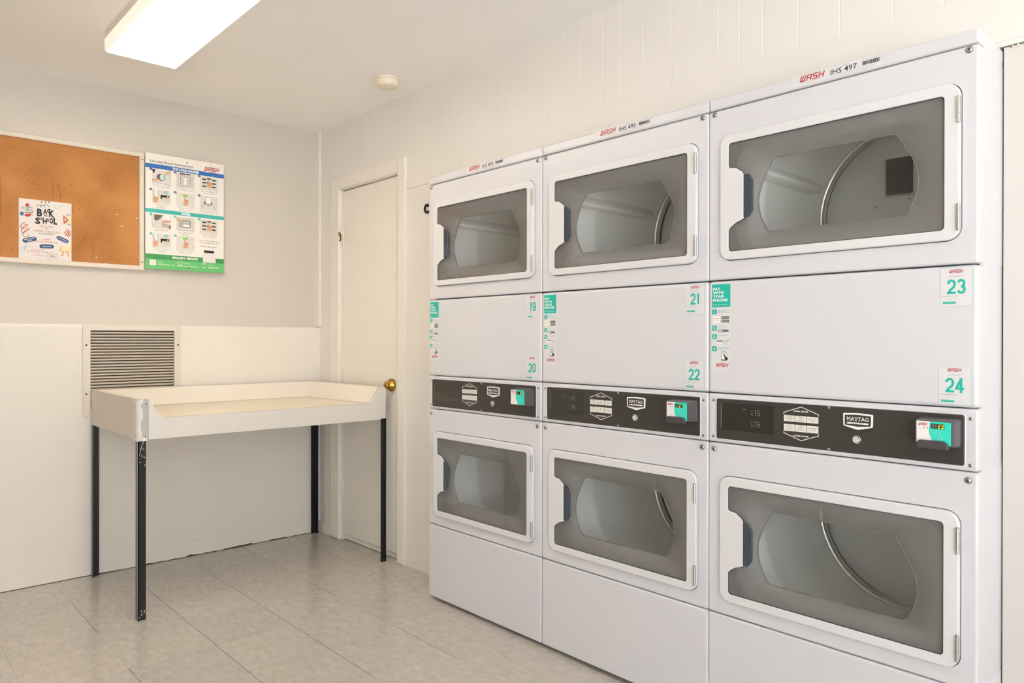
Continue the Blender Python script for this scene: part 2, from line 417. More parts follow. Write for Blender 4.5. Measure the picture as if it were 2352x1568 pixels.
def radial(loop, c, n):     # resample a star-shaped loop by angle
    out = []
    for i in range(n):
        a = 2 * PI * i / n; d = (math.cos(a), math.sin(a)); best = None
        for j in range(len(loop)):
            p, q = loop[j], loop[(j + 1) % len(loop)]
            e = (q[0] - p[0], q[1] - p[1]); den = d[0] * e[1] - d[1] * e[0]
            if abs(den) < 1e-12: continue
            w = (p[0] - c[0], p[1] - c[1]); t = (w[0] * e[1] - w[1] * e[0]) / den; u = (w[0] * d[1] - w[1] * d[0]) / den
            if t > 0 and -1e-6 <= u <= 1 + 1e-6: best = t if best is None else max(best, t)
        out.append((c[0] + d[0] * best, c[1] + d[1] * best))
    return out
def fix_normals(o):
    import bmesh
    bm = bmesh.new(); bm.from_mesh(o.data); bmesh.ops.recalc_face_normals(bm, faces=bm.faces); bm.to_mesh(o.data); bm.free()
def tag(o, label=None, cat=None, group=None, kind=None):
    if label: o['label'] = label
    if cat: o['category'] = cat
    if group: o['group'] = group
    if kind: o['kind'] = kind
    return o
def thing(name, label, cat, loc=(0, 0, 0), rotz=0, group=None):
    o = bpy.data.objects.new(name, None); COL.objects.link(o); o.location = loc; o.rotation_euler = (0, 0, rotz); o.empty_display_size = .05
    return tag(o, label, cat, group)
def struct(o, label, cat): return tag(o, label, cat, kind='structure')
RW = -PI / 2      # objects on the right wall: local x runs towards the viewer, local y into the wall

# ------------------------------------------------------------------ the room
XL = -1.45; YF = -2.6
DY0, DY1 = Y0 - 3 * WU + .0015, Y0 + .003           # niche that holds the dryers
NZ = 1.823
DRY0, DRY1, DRZ = 3.041, 3.609, 1.948              # door opening
b = MB(); b.box(XL - .1, XW + .9, YF, YB + .1, -.1, 0, 'floor_tile'); struct(b.build('floor'), 'grey speckled vinyl tile floor with thin dark seams', 'floor')
b = MB(); b.box(XL - .1, XW + .9, YF, YB + .1, HC, HC + .1, 'ceiling'); struct(b.build('ceiling'), 'smooth cream painted ceiling above the laundry room', 'ceiling')
b = MB(); b.box(XL - .1, XW + .1, YB, YB + .1, 0, HC, 'grey_wall'); struct(b.build('wall_back'), 'light grey painted back wall behind the bulletin board', 'wall')
b = MB(); b.box(XL - .1, XL, -1.3, YB, 0, HC, 'cream_wall'); struct(b.build('wall_left'), 'cream painted wall on the left of the room', 'wall')
b = MB(); b.box(.55, XW + .9, YF - .1, YF, 0, HC, 'cream_wall'); struct(b.build('added_wall_front'), 'unseen cream wall added behind the viewer to narrow the daylight opening', 'wall')  # wall piece added out of view to keep daylight off the dryer sides

def wall_right():
    b = MB(); T = .12
    def pl(ya, yb, za, zb, x=XW): b.box(x, x + T, ya, yb, za, zb, 'panel_wall')
    # grooved paneling high up, boards below
    grooves = [3.75, 3.55, 3.36, 3.16, 2.86, 2.66, 2.46, 2.26, 2.08, 2.005, 1.914, 1.825, 1.718, 1.632, 1.535, 1.42, 1.309, 1.24, 1.167, 1.09, .98, .86, .72, .6, .46, .3, .1, -.1, -.4, -.8]
    def grooved(ya, yb, za, zb):
        pr = [(yb, XW)]
        for g in grooves:
            if ya + .01 < g < yb - .01: pr += [(g + .003, XW), (g, XW + .0009), (g - .003, XW)]
        pr.append((ya, XW))
        b.loops([[(x, y, za) for y, x in pr], [(x, y, zb) for y, x in pr]], 'panel_wall', smooth=False, closed=False)
        b.box(XW + .004, XW + T, ya, yb, za, zb, 'panel_wall')
    grooved(DY1, YB, DRZ, HC); grooved(YF, DY1, 1.965, HC)
    pl(DRY1, YB, 0, DRZ); pl(DY1, DRY0, 0, DRZ)
    pl(YF, DY1, NZ, 1.965)
    b.box(XW + .004, XW + T, YF, DY0 - .001, 0, NZ - .003, 'infill_board')
    # dark niche behind the dryers and behind the door
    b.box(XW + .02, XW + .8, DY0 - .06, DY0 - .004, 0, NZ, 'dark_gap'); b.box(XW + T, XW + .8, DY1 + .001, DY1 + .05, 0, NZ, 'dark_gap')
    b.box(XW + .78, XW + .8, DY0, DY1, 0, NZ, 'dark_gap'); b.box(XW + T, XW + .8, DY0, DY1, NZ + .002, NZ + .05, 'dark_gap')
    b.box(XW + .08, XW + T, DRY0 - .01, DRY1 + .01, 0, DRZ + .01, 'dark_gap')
    # flaked caulk along the joint at the far right
    rnd = random.Random(3)
    for y in (.455, .452, .44, .425, .41, .398): b.box(XW - .001, XW + .003, y, y + rnd.uniform(.002, .008), NZ - .006, NZ - .002, 'ink_light' if y < .43 else 'board_frame')
    return b.build('wall_right')
struct(wall_right(), 'cream painted panelled wall around the dryers and the door', 'wall')

# wainscot of the back wall with a soft rounded lip
def wainscot():
    b = MB(); zt = 1.188; r = .014
    pr = [(YW, 0.0), (YW, zt - .012 - .02), (YW - .004, zt - .02)]
    for k in range(7): t = k / 6 * PI / 2; pr.append((YW - .004 + .012 * (1 - math.cos(t)), zt - .012 + .012 * math.sin(t)))
    pr.append((YB, zt))
    b.loops([[(XL, y, z) for y, z in pr], [(XW, y, z) for y, z in pr]], 'cream_wall', smooth=True, closed=False)
    return b.build('trim_1')
o = wainscot()
struct(o, 'cream wainscot covering the lower half of the back wall', 'wainscot')
b = MB(); rnd = random.Random(8)
xs = [.86 + i * (XW - .86) / 60 for i in range(61)]
lo = [(x, YW - .006, .002 + max(0, rnd.gauss(.0, .0025)) + (.003 if 1.5 < x < 1.62 else 0)) for x in xs]
b.loops([lo, [(x, YW - .006, .078) for x in xs], [(x, YW - .003, .082) for x in xs], [(x, YW + .001, .083) for x in xs]], 'cream_wall', smooth=False, closed=False)
b.box(.86, XW, YW - .0035, YW - .001, 0, .008, 'dark_gap')
struct(b.build('baseboard_back'), 'low cream baseboard on the back wall under the table', 'baseboard')
b = MB(); b.box(XL, .86, YW - .002, YW + .002, 0, .0025, 'dark_gap'); struct(b.build('trim_2'), 'dark dirt line where the back wall meets the floor', 'seam')
b = MB(); b.box(XW - .010, XW, DRY1 + .095, YW, 0, .066, 'cream_wall'); struct(b.build('baseboard_right'), 'short cream baseboard between the door casing and the corner', 'baseboard')
b = MB(); b.prism(rr(0, .016, 1.192, HC - .001, .003, 3), 0, .04, 'trim_white')
struct(b.build('trim_3', loc=(XW - .017, YB - .040, 0)), 'thin white vertical strip in the corner above the wainscot', 'trim')
# boards beside and above the dryers
b = MB(); b.prism([(0, 1.859), (.43, 1.859), (.43, 1.914), (0, 1.914)], -.004, 0, 'panel_wall', bev=.002)
struct(b.build('trim_4', loc=(XW, DRY0 - .065, 0), rotz=RW), 'flat cream board between the door casing and the dryers', 'trim')
b = MB(); b.prism([(0, 1.835), (4.5, 1.835), (4.5, 1.966), (0, 1.966)], -.003, 0, 'panel_wall', bev=.002)
struct(b.build('trim_5', loc=(XW, 2.54, 0), rotz=RW), 'long flat cream header board above the dryers', 'trim')

# ------------------------------------------------------------------ the door
def door():
    t = struct(thing('door_1', None, None, (XW, DRY1, 0), RW), 'narrow cream painted flush door with a brass knob', 'door')
    W = DRY1 - DRY0
    b = MB(); b.prism([(.003, .034), (W - .005, .034), (W - .005, DRZ - .006), (.003, DRZ - .006)], .008, .045, 'door_paint', bev=.0015); b.build('door_panel', t)
    b = MB(); b.box(.002, W - .002, .02, .07, .004, .026, 'trim_white'); b.build('threshold', t)
    b = MB()
    b.lathe([(.030, 0), (.0325, .002), (.0335, .006), (.0325, .011), (.029, .016), (.0245, .022), (.0205, .028), (.0185, .033), (.0185, .038), (.0172, .042), (.013, .0445), (.003, .0455)], (W - .069, .008, .886), (0, -1, 0), 'brass')
    b.lathe([(.006, 0), (.0055, .001), (.002, .0012)], (W - .069, .008 - .0450, .886), (0, -1, 0), 'brass_dark', n=16)
    b.build('door_knob', t)
    for z0, z1, br in ((1.639, 1.740, True), (.939, 1.039, False), (.234, .335, False)):
        b = MB(); m = 'trim_white'
        b.prism([(-.018, z0), (-.003, z0), (-.003, z1), (-.018, z1)], -.004, .001, m, bev=.001)
        b.prism([(.0, z0), (.012, z0), (.012, z1), (.0, z1)], .002, .008, m, bev=.001)
        for k in range(5):
            a = z0 + (z1 - z0) * (k + .04) / 5; c = z0 + (z1 - z0) * (k + .94) / 5
            b.lathe([(.0055, 0), (.0055, c - a)], (-.0015, -.004, a), (0, 0, 1), m, n=12)
        h = b.build('hinge', t)
        if br:
            b = MB(); zc = (z0 + z1) / 2 - .002
            b.tube([(.002 + .013 * math.cos(q), -.013 - .002 * math.sin(q), zc + .021 * math.sin(q)) for q in [PI * .62 - k * PI * 1.25 / 12 for k in range(13)]], .0035, 'brass_dark')
            b.box(-.0155, -.011, -.008, -.003, zc - .024, zc + .024, 'brass_dark'); b.lathe([(.005, 0), (.005, .024)], (-.003, -.011, zc + .004), (0, 0, 1), 'brass', n=12)
            b.build('bare_latch', h)['label'] = 'bare brass latch on the painted hinge'
    # casing: two legs and a head, part of the door's structure
    b = MB()
    for prof, at in (((-.093, -.006), 0), ((W + .006, W + .068), 0)):
        x0, x1 = prof; zt = DRZ + .072
        b.prism(rr(x0, x1, 0, zt, .002, 2), -.016, .001, 'trim_white', bev=.004)
    b.prism(rr(-.008, W + .008, DRZ + .004, DRZ + .072, .002, 2), -.0155, .001, 'trim_white', bev=.003)
    b.box(-.006, -.0035, -.004, .09, 0, DRZ + .004, 'trim_white'); b.box(W - .0005, W + .006, -.004, .09, 0, DRZ + .004, 'trim_white'); b.box(-.006, W + .006, -.004, .09, DRZ - .0005, DRZ + .006, 'trim_white')
    b.build('door_frame', t)
door()

# ------------------------------------------------------------------ stacked dryers
def panel_loop(u0, u1, z0, z1): return rr(u0, u1, z0, z1, .006, 3)
def shell_panel(b, u0, u1, z0, z1, m, hole=None, depth=.04, bev=.006, r=.006, y0=0.0):
    o = rr(u0, u1, z0, z1, r, 4); lo = []
    for k in range(6):
        t = k / 5 * PI / 2
        lo.append([(p[0], y0 + bev * (1 - math.cos(t)), p[1]) for p in offs(o, -bev * (1 - math.sin(t)))])
    lo.append([(p[0], y0 + depth, p[1]) for p in o])
    b.loops(lo, m)
    b.cap([(p[0], p[2]) for p in lo[0]], [hole] if hole else [], y0, m)
    if hole:
        h2 = hole; b.loops([[(p[0], y0, p[1]) for p in h2][::-1], [(p[0], y0 + .02, p[1]) for p in h2][::-1]], m, smooth=False)
        b.cap(o, [hole], y0 + .022, 'dark_gap', True)
GU0, GU1 = .070, .6205
def door_outline(zc):
    g0, g1 = zc - .1555, zc + .1525
    outer = rr(.0435, .6525, zc - .179, zc + .179, .03, 8)
    pts = [(GU0, g0), (GU1, g0), (GU1, g1), (GU0, g1), (GU0, zc + .083), (.094, zc + .079), (.112, zc + .066), (.1175, zc + .056), (.1175, zc - .066), (.108, zc - .071), (.094, zc - .075), (.078, zc - .086), (GU0, zc - .094)]
    rad = [.011, .011, .011, .011, .009, .012, .008, .004, .004, .006, .012, .01, .01]
    return outer, roundpoly(pts, rad, 5)
def dryer_door(root, zc):
    outer, inner = door_outline(zc); yf, yb, bv = -.011, .008, .0035
    b = MB(); lo = []
    for k in range(5):
        t = k / 4 * PI / 2; lo.append([(p[0], yf + bv * (1 - math.cos(t)), p[1]) for p in offs(outer, -bv * (1 - math.sin(t)))])
    lo.append([(p[0], yb, p[1]) for p in outer]); b.loops(lo, 'door_plastic')
    li = []
    b2 = .0018
    for k in range(4):
        t = k / 3 * PI / 2; li.append([(p[0], yf + b2 * (1 - math.cos(t)), p[1]) for p in offs(inner, b2 * (1 - math.sin(t)))][::-1])
    li.append([(p[0], -.004, p[1]) for p in inner][::-1]); b.loops(li, 'door_plastic')
    b.cap(offs(outer, -bv), [offs(inner, b2)], yf, 'door_plastic'); b.cap(outer, [inner], yb, 'door_plastic', True)
    d = b.build('door', root)
    # dark gasket line just inside the frame
    b = MB(); gi = offs(inner, -.0016); b.loops([[(p[0], -.0065, p[1]) for p in inner][::-1], [(p[0], -.0065, p[1]) for p in gi][::-1]], 'black', smooth=False); b.build('gasket', d)
    b = MB(); b.prism(gi, -.0072, -.0052, 'window_glass'); b.build('window_pane', d)['label'] = 'smoked glass pane'
    # grey bezel funnelling to the inner lens
    lens = []
    def side(xt, xb, bulge, up):
        q = []
        for k in range(19):
            t = k / 18; z = zc + .095 - .203 * t; q.append((xt + (xb - xt) * t + bulge * math.sin(PI * t ** 1.1), z))
        return q[::-1] if up else q
    lens = roundpoly(side(.508, .533, .036, True) + side(.190, .176, -.036, False), [.016] + [.05] * 17 + [.02] + [.02] + [.05] * 17 + [.014], 3)
    c = (.345, zc - .004); N = 120
    ro = radial(rr(.064, .6265, zc - .160, zc + .158, .012, 5), c, N); ri = radial(lens, c, N); L = []
    K = 30
    for k in range(K + 1):
        t = k / K; s = t ** .8
        y = -.004 + .022 * (t ** 1.7) + (.00025 if k % 2 else 0)
        L.append([(ro[i][0] * (1 - s) + ri[i][0] * s, y, ro[i][1] * (1 - s) + ri[i][1] * s) for i in range(N)])
    L.append([(p[0], .026, p[1]) for p in ri])
    b = MB(); b.loops([l[::-1] for l in L][::-1], 'bezel_grey'); b.build('bezel', d)
    b = MB(); b.loops([[(p[0], .0185 - .0015 * math.sin(q), p[1]) for p in offs(ri, .0015 * math.cos(q))][::-1] for q in [k * PI / 6 for k in range(7)]][::-1], 'rim_grey'); b.build('lens_rim', d)
    b = MB()
    cx = .35; G = []
    for k in range(7):
        s = 1 - k / 6 * .985; G.append([(c[0] + (p[0] - c[0]) * s, .022 + .020 * (1 - s * s), c[1] + (p[1] - c[1]) * s) for p in ri])
    b.loops([g[::-1] for g in G], 'lens_glass'); b.build('lens', d)
    # navy finger grip behind the white tab
    g = roundpoly([(.113, zc - .063), (.132, zc - .063), (.1445, zc - .045), (.1445, zc + .038), (.132, zc + .057), (.113, zc + .057)], [.003, .006, .012, .012, .006, .003], 5)
    b = MB(); b.prism(g, -.0095, -.0045, 'grip_navy', bev=.002); b.build('handle_grip', d)['label'] = 'dark navy finger grip'
    for z0 in (zc + .0865, zc - .157):
        b = MB()
        for k in range(3):
            a = z0 + k * .0192; b.lathe([(.0044, 0), (.0044, .0186)], (.6500, -.0130, a), (0, 0, 1), 'steel', n=14)
        b.lathe([(.003, -.0015), (.003, .059)], (.6500, -.0130, z0), (0, 0, 1), 'screw', n=10)
        b.box(.6455, .6535, -.0115, -.0105, z0 + .002, z0 + .055, 'steel'); b.build('hinge', d)['label'] = 'steel barrel hinge'
def drum(root, zc):
    b = MB(); R = .292; c = (.3435, 0, zc); n = 64; y0, y1 = .05, .64
    def ringl(r, y): return [(c[0] + r * math.cos(2 * PI * i / n), y, c[2] + r * math.sin(2 * PI * i / n)) for i in range(n)]
    L = [ringl(R, y) for y in (y0, .12, .2)] + [ringl(R - .004, .215), ringl(R - .004, .235), ringl(R, .25)] + [ringl(R, y) for y in (.35, .45, .52)] + [ringl(R - .012, .56), ringl(R - .018, .60), ringl(R - .014, .625)]
    b.loops(L, 'drum_steel')
    b.loops([ringl(R - .014, .625), ringl(R - .018, .632)], 'drum_dark', smooth=False)
    b.cap([(p[0], p[2]) for p in ringl(R - .016, 0)], [], .633, 'drum_back')
    # front bulkhead around the opening, behind the door
    hole = rr(.10, .59, zc - .135, zc + .13, .05, 8)
    b.cap([(p[0], p[2]) for p in ringl(R + .004, 0)], [hole], .045, 'drum_steel', True)
    dr = b.build('drum', root)
    b = MB(); b.loops([ringl(R - .014 - .016 * math.sin(q), .598 - .017 * math.cos(q)) for q in [-PI * .15 + k * PI * 1.2 / 10 for k in range(11)]], 'lip_steel'); b.build('rear_ring', dr)
    for a in (PI * .887, PI * .887 + 2 * PI / 3, PI * .887 + 4 * PI / 3):
        b = MB(); e = Vector((math.cos(a), 0, math.sin(a))); t = Vector((-math.sin(a), 0, math.cos(a))); C = Vector(c); P = []
        for y, k in ((.07, .2), (.11, 1), (.50, .9), (.58, .15)):
            P.append([C + e * (R - .002) + t * .022 + Vector((0, y, 0)), C + e * (R - .050 * k) + t * .006 + Vector((0, y, 0)), C + e * (R - .056 * k) + Vector((0, y, 0)), C + e * (R - .050 * k) - t * .006 + Vector((0, y, 0)), C + e * (R - .002) - t * .022 + Vector((0, y, 0))])
        b.loops(P, 'drum_steel', closed=False); fix_normals(b.build('drum_vane', dr))
    b = MB(y=.632); b.rrect(.264, .345, zc + .062, zc + .180, .004, 'drum_dark', 3); b.stroke([(.262, zc + .182), (.262, zc + .058), (.350, zc + .058)], .005, 'steel', 4)
    b.build('air_vent', dr)
    for x, z in ((.335, zc + .045), (.23, zc + .03), (.20, zc - .06)):
        b = MB(); b.lathe([(.005, 0), (.004, .003)], (x, .632, z), (0, -1, 0), 'steel', n=12); b.build('screw', dr)
def control_panel(root, z0, z1, lit, code, missing_pocket):
    b = MB(); shell_panel(b, .0015, .6875, z0, z1, 'dryer_white', depth=.05)
    cp = b.build('control_panel', root)
    zc = (z0 + z1) / 2
    b = MB(); o = rr(.0292, .6597, .8323, .9472, .005, 4)
    b.prism(o, -.0022, .002, 'control_black', bev=.001); fb = b.build('fascia', cp); fb['label'] = 'black control fascia'
    b = MB(); b.loops([[(p[0], -.0004, p[1]) for p in offs(o, .0042)], [(p[0], -.0016, p[1]) for p in offs(o, .003)], [(p[0], -.0016, p[1]) for p in offs(o, .0008)], [(p[0], .001, p[1]) for p in offs(o, .0004)]], 'door_plastic')
    b.build('fascia_rim', cp)
    Y = -.0022
    b = MB(y=Y); b.rrect(.0429, .2072, .8588, .9359, .002, 'display_black', 1); b.rect(.0440, .0449, .862, .934, 'ink_light', 2); b.rect(.2058, .2066, .866, .93, 'ink_grey', 2)
    if lit:
        for zz in (.9068, .8755):
            x = .1345
            for ch in '175':
                b.seg7(ch, x, zz, .0066, .0143, .0013, 'digit_grey', 3); x += .0112
                if ch == '1': b.disc(x - .0022, zz + .0006, .0008, 'digit_grey', 4, 8)
        b.text('PRICE', .1185, .9215, .0022, 'ink_light', 3); b.text('PRICE', .1185, .8915, .0020, 'ink_grey', 3)
    b.build('display', cp)
    b = MB(y=Y); W_ = 'print_white'
    for sg, zt, zs, zn in ((1, .9395, .9225, .9300), (-1, .8505, .8675, .8600)):
        b.stroke([(.2335, zs - sg * .0045), (.2335, zs), (.2815, zt), (.3279, zs), (.3279, zs - sg * .0045)], .0017, W_, 1)
    b.text('UPPER DRYER', .2807, .9275, .0040, W_, 2, w=.0415, bold=.03); b.text('LOWER DRYER', .2807, .8625, .0040, W_, 2, w=.0435, bold=.03)
    for zb, zt in ((.8990, .9155), (.8733, .8918)):
        for k, tx in enumerate((('WHITES', '& COLORS', 'HIGH HEAT'), ('PERM', 'PRESS', 'MEDIUM HEAT'), ('DELICATES', 'LOW HEAT'))):
            x0 = .2330 + k * .0318; b.rect(x0 + .0005, x0 + .0310, zb, zt, 'button_white', 1)
            xc = x0 + .0157; zz = zt - .0035 if len(tx) == 3 else zt - .0065
            for j, s in enumerate(tx):
                small = j == len(tx) - 1
                b.text(s, xc, zz, .0021 if small else .0030, 'ink_grey', 2, wmax=.026); zz -= .0046
    b.build('cycle_buttons', cp)
    b = MB(); sh = roundpoly([(.4275, .8925), (.4630, .9010), (.4638, .9325), (.4272, .9345), (.3912, .9325), (.3920, .9010)], [.004, .004, .003, .05, .003, .004], 4)
    b.prism(sh, Y - .0025, Y, 'print_white', bev=.0008); b.y = Y - .0025
    b.poly(offs(roundpoly([(.4275, .9005), (.4588, .9035), (.4592, .9287), (.4272, .9303), (.3955, .9287), (.3962, .9035)], .0015, 3), 0), 'control_black', 1)
    b.text('MAYTAG', .4275, .9195, .0098, W_, 2, w=.0530, bold=.010)
    for x in (.4033, .4115, .4237, .4303): b.rect(x - .0018, x + .0018, .9146, .9153, W_, 2)
    b.rrect(.4015, .4535, .9068, .9108, .001, W_, 2); b.text('COMMERCIAL LAUNDRY', .4275, .9088, .0019, 'control_black', 3, wmax=.046)
    b.build('badge', cp)['label'] = 'white shield badge'
    b = MB(); b.lathe([(.0105, 0), (.0112, .002), (.0105, .0045), (.0085, .0055), (.0075, .0045), (.002, .0048)], (.4249, Y, .8680), (0, -1, 0), 'steel', n=24)
    b.y = Y - .0052; b.disc(.4249, .8680, .0068, 'print_white', 1)
    if code == '19': b.poly([(.4230, .874), (.4262, .874), (.4255, .8690), (.4310, .8660), (.4300, .864), (.4249, .8655), (.421, .8632), (.4195, .866), (.4238, .869)], 'ink', 2)
    else: b.ring(.4249, .8680, .0036, .0011, 'ink_grey', 2, PI * .72, PI * 2.28); b.rect(.4244, .4254, .8683, .8728, 'ink_grey', 2)
    b.build('key_lock', cp)['label'] = 'round silver key lock'
    # card reader box
    yf = -.048; u0, u1, a0, a1 = .5685, .6555, .8725, .9385
    b = MB(); L = []
    for ins, y, r in ((.0, Y, .006), (.0005, -.018, .006), (.003, -.030, .006), (.0035, yf + .004, .005), (.0055, yf, .004)):
        L.append([(p[0], y, p[1]) for p in rr(u0 + ins, u1 - ins * 1.2, a0 + ins, a1 - ins, r, 4)])
    b.loops(L[::-1], 'reader_grey'); b.cap([(p[0], p[2]) for p in L[-1]], [], yf, 'reader_grey')
    rd = b.build('card_reader', cp); rd['label'] = 'dark grey box card reader'
    fu0, fu1, f0, f1 = u0 + .0075, u1 - .0085, a0 + .0075, a1 - .0065
    b = MB(y=yf); b.rect(fu0, fu1, f0, f1, 'paper_white', 1); wv = fu1 - fu0; hv = f1 - f0
    arc = [(fu0 + wv * (.40 - .035 * math.sin(PI * min(1, t * 1.1)) + .16 * max(0, t - .45) ** 1.3 * 1.9), f1 - hv * t) for t in [i / 12 for i in range(13)]]
    b.poly([(fu1, f1)] + arc + [(fu1, f0)], 'teal_bright', 2)
    b.wash(fu0 + .0042, f1 - .0095, .0180, .0056, L=3, swoosh=False)
    for q in (.0158, .0228): b.disc(fu0 + q, f1 - .0145, .0012, 'ink', 3, 10)
    b.rect(fu0 + .005, fu0 + .024, f1 - .0185, f1 - .0180, 'ink_light', 3)
    dx = fu0 + wv * .425
    b.rrect(dx, dx + .0275, f1 - .0155, f1 - .0045, .0006, 'ink', 4)
    for k, ch in enumerate('88' + code):
        on = k > 1 and lit or (k == 3)
        b.seg7(ch if on else ' ', dx + .0017 + k * .0065, f1 - .0145, .0046, .0088, .0011, 'digit_amber', 5, 'digit_off' if k < 2 else None, .05)
    b.text('TAP OR INSERT CARD', dx + .014, f1 - .0205, .0018, 'teal_pale', 4, wmax=.027); b.text('OR PAY WITH YOUR PHONE', dx + .015, f1 - .0242, .0018, 'teal_pale', 4, wmax=.031)
    for q, rz in ((.0018, .3), (.0034, .6), (.0050, .75), (.0066, .85)): b.ring(dx + .0085, f0 + .0170, q, .0009, 'teal_pale', 4, -rz, rz, 8)
    b.poly([(dx + .0185, f0 + .020), (dx + .0225, f0 + .0175), (dx + .0245, f0 + .011), (dx + .0225, f0 + .0115), (dx + .0205, f0 + .0165)], 'teal_pale', 4)
    b.build('reader_label', rd)['label'] = 'white and teal printed face of the card reader'
    if not missing_pocket:
        b = MB(); p = roundpoly([(fu0 + .002, a0 - .0015), (fu1 - .004, a0 - .0015), (fu1 - .0055, f0 + .004), (fu1 - .012, f0 + .0095), (fu0 + .008, f0 + .0095), (fu0 + .002, f0 + .004)], [.002, .002, .004, .004, .005, .004], 4)
        b.prism(p, yf - .009, yf - .0008, 'pocket_black', bev=.002); b.build('card_slot', rd)
    for u, z in ((.0190, .9420), (.0185, .8375), (.3541, .9428), (.3541, .8360), (.6725, .9400), (.6725, .8345)):
        b = MB(); b.lathe([(.0042, 0), (.0042, .001), (.003, .0022), (.001, .0026)], (u, -.0022 if .3 < u < .4 else 0, z), (0, -1, 0), 'screw', n=14)
        b.lathe([(.0014, 0), (.0012, .0004)], (u, -.0026 - (.0022 if .3 < u < .4 else 0), z), (0, -1, 0), 'black', n=6); b.build('screw', cp)
def pay_sticker(root):
    b = MB(y=-.0011); T = 'teal'
    b.rrect(.0125, .0735, 1.028, 1.2795, .002, 'sticker_white', 1)
    b.rrect(.0135, .0729, 1.2113, 1.2778, .0015, T, 2)
    for k, s in enumerate(('PAY', 'WITH', 'YOUR', 'PHONE')):
        b.text(s, .0168, 1.2640 - k * .0108, .0083, 'print_white', 3, al='l', bold=.03, w=(.024, .0345, .0365, .0475)[k])
    b.text('SIMPLE. FAST. SECURE.', .0170, 1.2185, .0026, 'print_white', 3, al='l', w=.046)
    for n, z, s in (('1', 1.1985, ('Download', 'WASH-Connect')), ('2', 1.1510, ('Register',)), ('3', 1.1262, ('Add Funds',)), ('4', 1.0912, ('Enter Machine', 'Number to Pay'))):
        b.rrect(.0140, .0290, z - .0073, z + .0073, .001, T, 2); b.text(n, .0215, z, .0085, 'print_white', 3, bold=.03)
        for j, q in enumerate(s): b.text(q, .0325, z + .0038 - j * .0052, .0031, 'teal', 3, al='l', w=min(.037, .0038 * len(q) * .85))
    b.rrect(.0185, .0409, 1.1645, 1.1871, .002, 'ink_light', 2); b.rrect(.0189, .0403, 1.1651, 1.1867, .002, 'print_white', 3)
    b.text('WASH', .0296, 1.1785, .0032, 'wash_red', 4, w=.014); b.text('CONNECT', .0296, 1.1722, .0016, 'ink_grey', 4, w=.013)
    for z in (1.1770, 1.1672):
        b.rrect(.0440, .0690, z, z + .0076, .0008, 'ink_grey', 2); b.disc(.0470, z + .0038, .0014, 'print_white', 3, 8)
    b.text('App Store', .0580, 1.1808, .0030, 'print_white', 3, w=.017); b.text('Google Play', .0580, 1.1710, .0030, 'print_white', 3, w=.018)
    b.rrect(.0326, .0676, 1.1398, 1.1466, .0033, 'ink_grey', 2); b.rrect(.0345, .0485, 1.1417, 1.1447, .0012, 'print_white', 3)
    b.rrect(.0301, .0485, 1.1055, 1.1178, .001, 'ink_grey', 2); b.rrect(.0305, .0481, 1.1059, 1.1174, .001, 'print_white', 3); b.rect(.0305, .0481, 1.1120, 1.1148, 'ink', 4)
    for k in range(3): b.rect(.0530, .0615, 1.1150 - k * .0035, 1.1155 - k * .0035, 'ink_grey', 2)
    b.stroke([(.0640, 1.1150), (.0690, 1.1150)], .0016, 'ink_grey', 2); b.disc(.0650, 1.1150, .0018, 'ink_grey', 3, 10); b.poly([(.0575, 1.1045), (.0620, 1.1065), (.0620, 1.1045)], 'ink_grey', 2)
    b.rrect(.0435, .0600, 1.0573, 1.0832, .0018, 'ink_grey', 2); b.rect(.0450, .0587, 1.0612, 1.0812, 'print_white', 3); b.rect(.0490, .0560, 1.0700, 1.0785, 'teal_pale', 4)
    b.poly([(.0520, 1.0745), (.0535, 1.0755), (.0570, 1.0690), (.0615, 1.0680), (.0665, 1.0625), (.0610, 1.0575), (.0560, 1.0630)], 'ink', 5)
    b.wash(.0265, 1.0395, .0385, .0100, L=2)
    b.build('payment_sticker', root)['label'] = 'white payment instruction sticker with a teal heading block'
def number_sticker(root, num, u0, u1, z0, z1):
    b = MB(y=-.0011); b.rrect(u0, u1, z0, z1, .0025, 'teal_pale', 1); b.rrect(u0 + .0008, u1 - .0008, z0 + .0008, z1 - .0008, .002, 'sticker_white', 2)
    xc = (u0 + u1) / 2
    b.wash(xc - .0150, z1 - .0118, .0275, .0075, L=3); b.text('CONNECT', xc - .0008, z1 - .0195, .0038, 'ink_light', 3, w=.028, shear=.2)
    dw = [.0125 if c == '1' else .0182 for c in num]; dx = xc - (sum(dw) + .0018) / 2
    for c, q in zip(num, dw): b.digit(c, dx, z1 - .0598, q, .0335, .0052, 'teal', 3); dx += q + .0018
    b.text('Locate WASH-Connect App', u0 + .0205, z0 + .0238, .0021, 'ink', 3, w=.034); b.text('Scan Code to Download', u0 + .0200, z0 + .0190, .0016, 'teal_pale', 3, w=.030)
    b.text('or', u0 + .0195, z0 + .0150, .0016, 'ink', 3)
    b.poly([(u0 + .0055, z0 + .0062), (u0 + .0300, z0 + .0062), (u0 + .0338, z0 + .0088), (u0 + .0300, z0 + .0114), (u0 + .0055, z0 + .0114)], 'teal', 3); b.text('Search App Store', u0 + .0180, z0 + .0088, .0019, 'print_white', 4, w=.022)
    b.build('number_sticker', root)['label'] = 'white sticker with the teal number ' + num
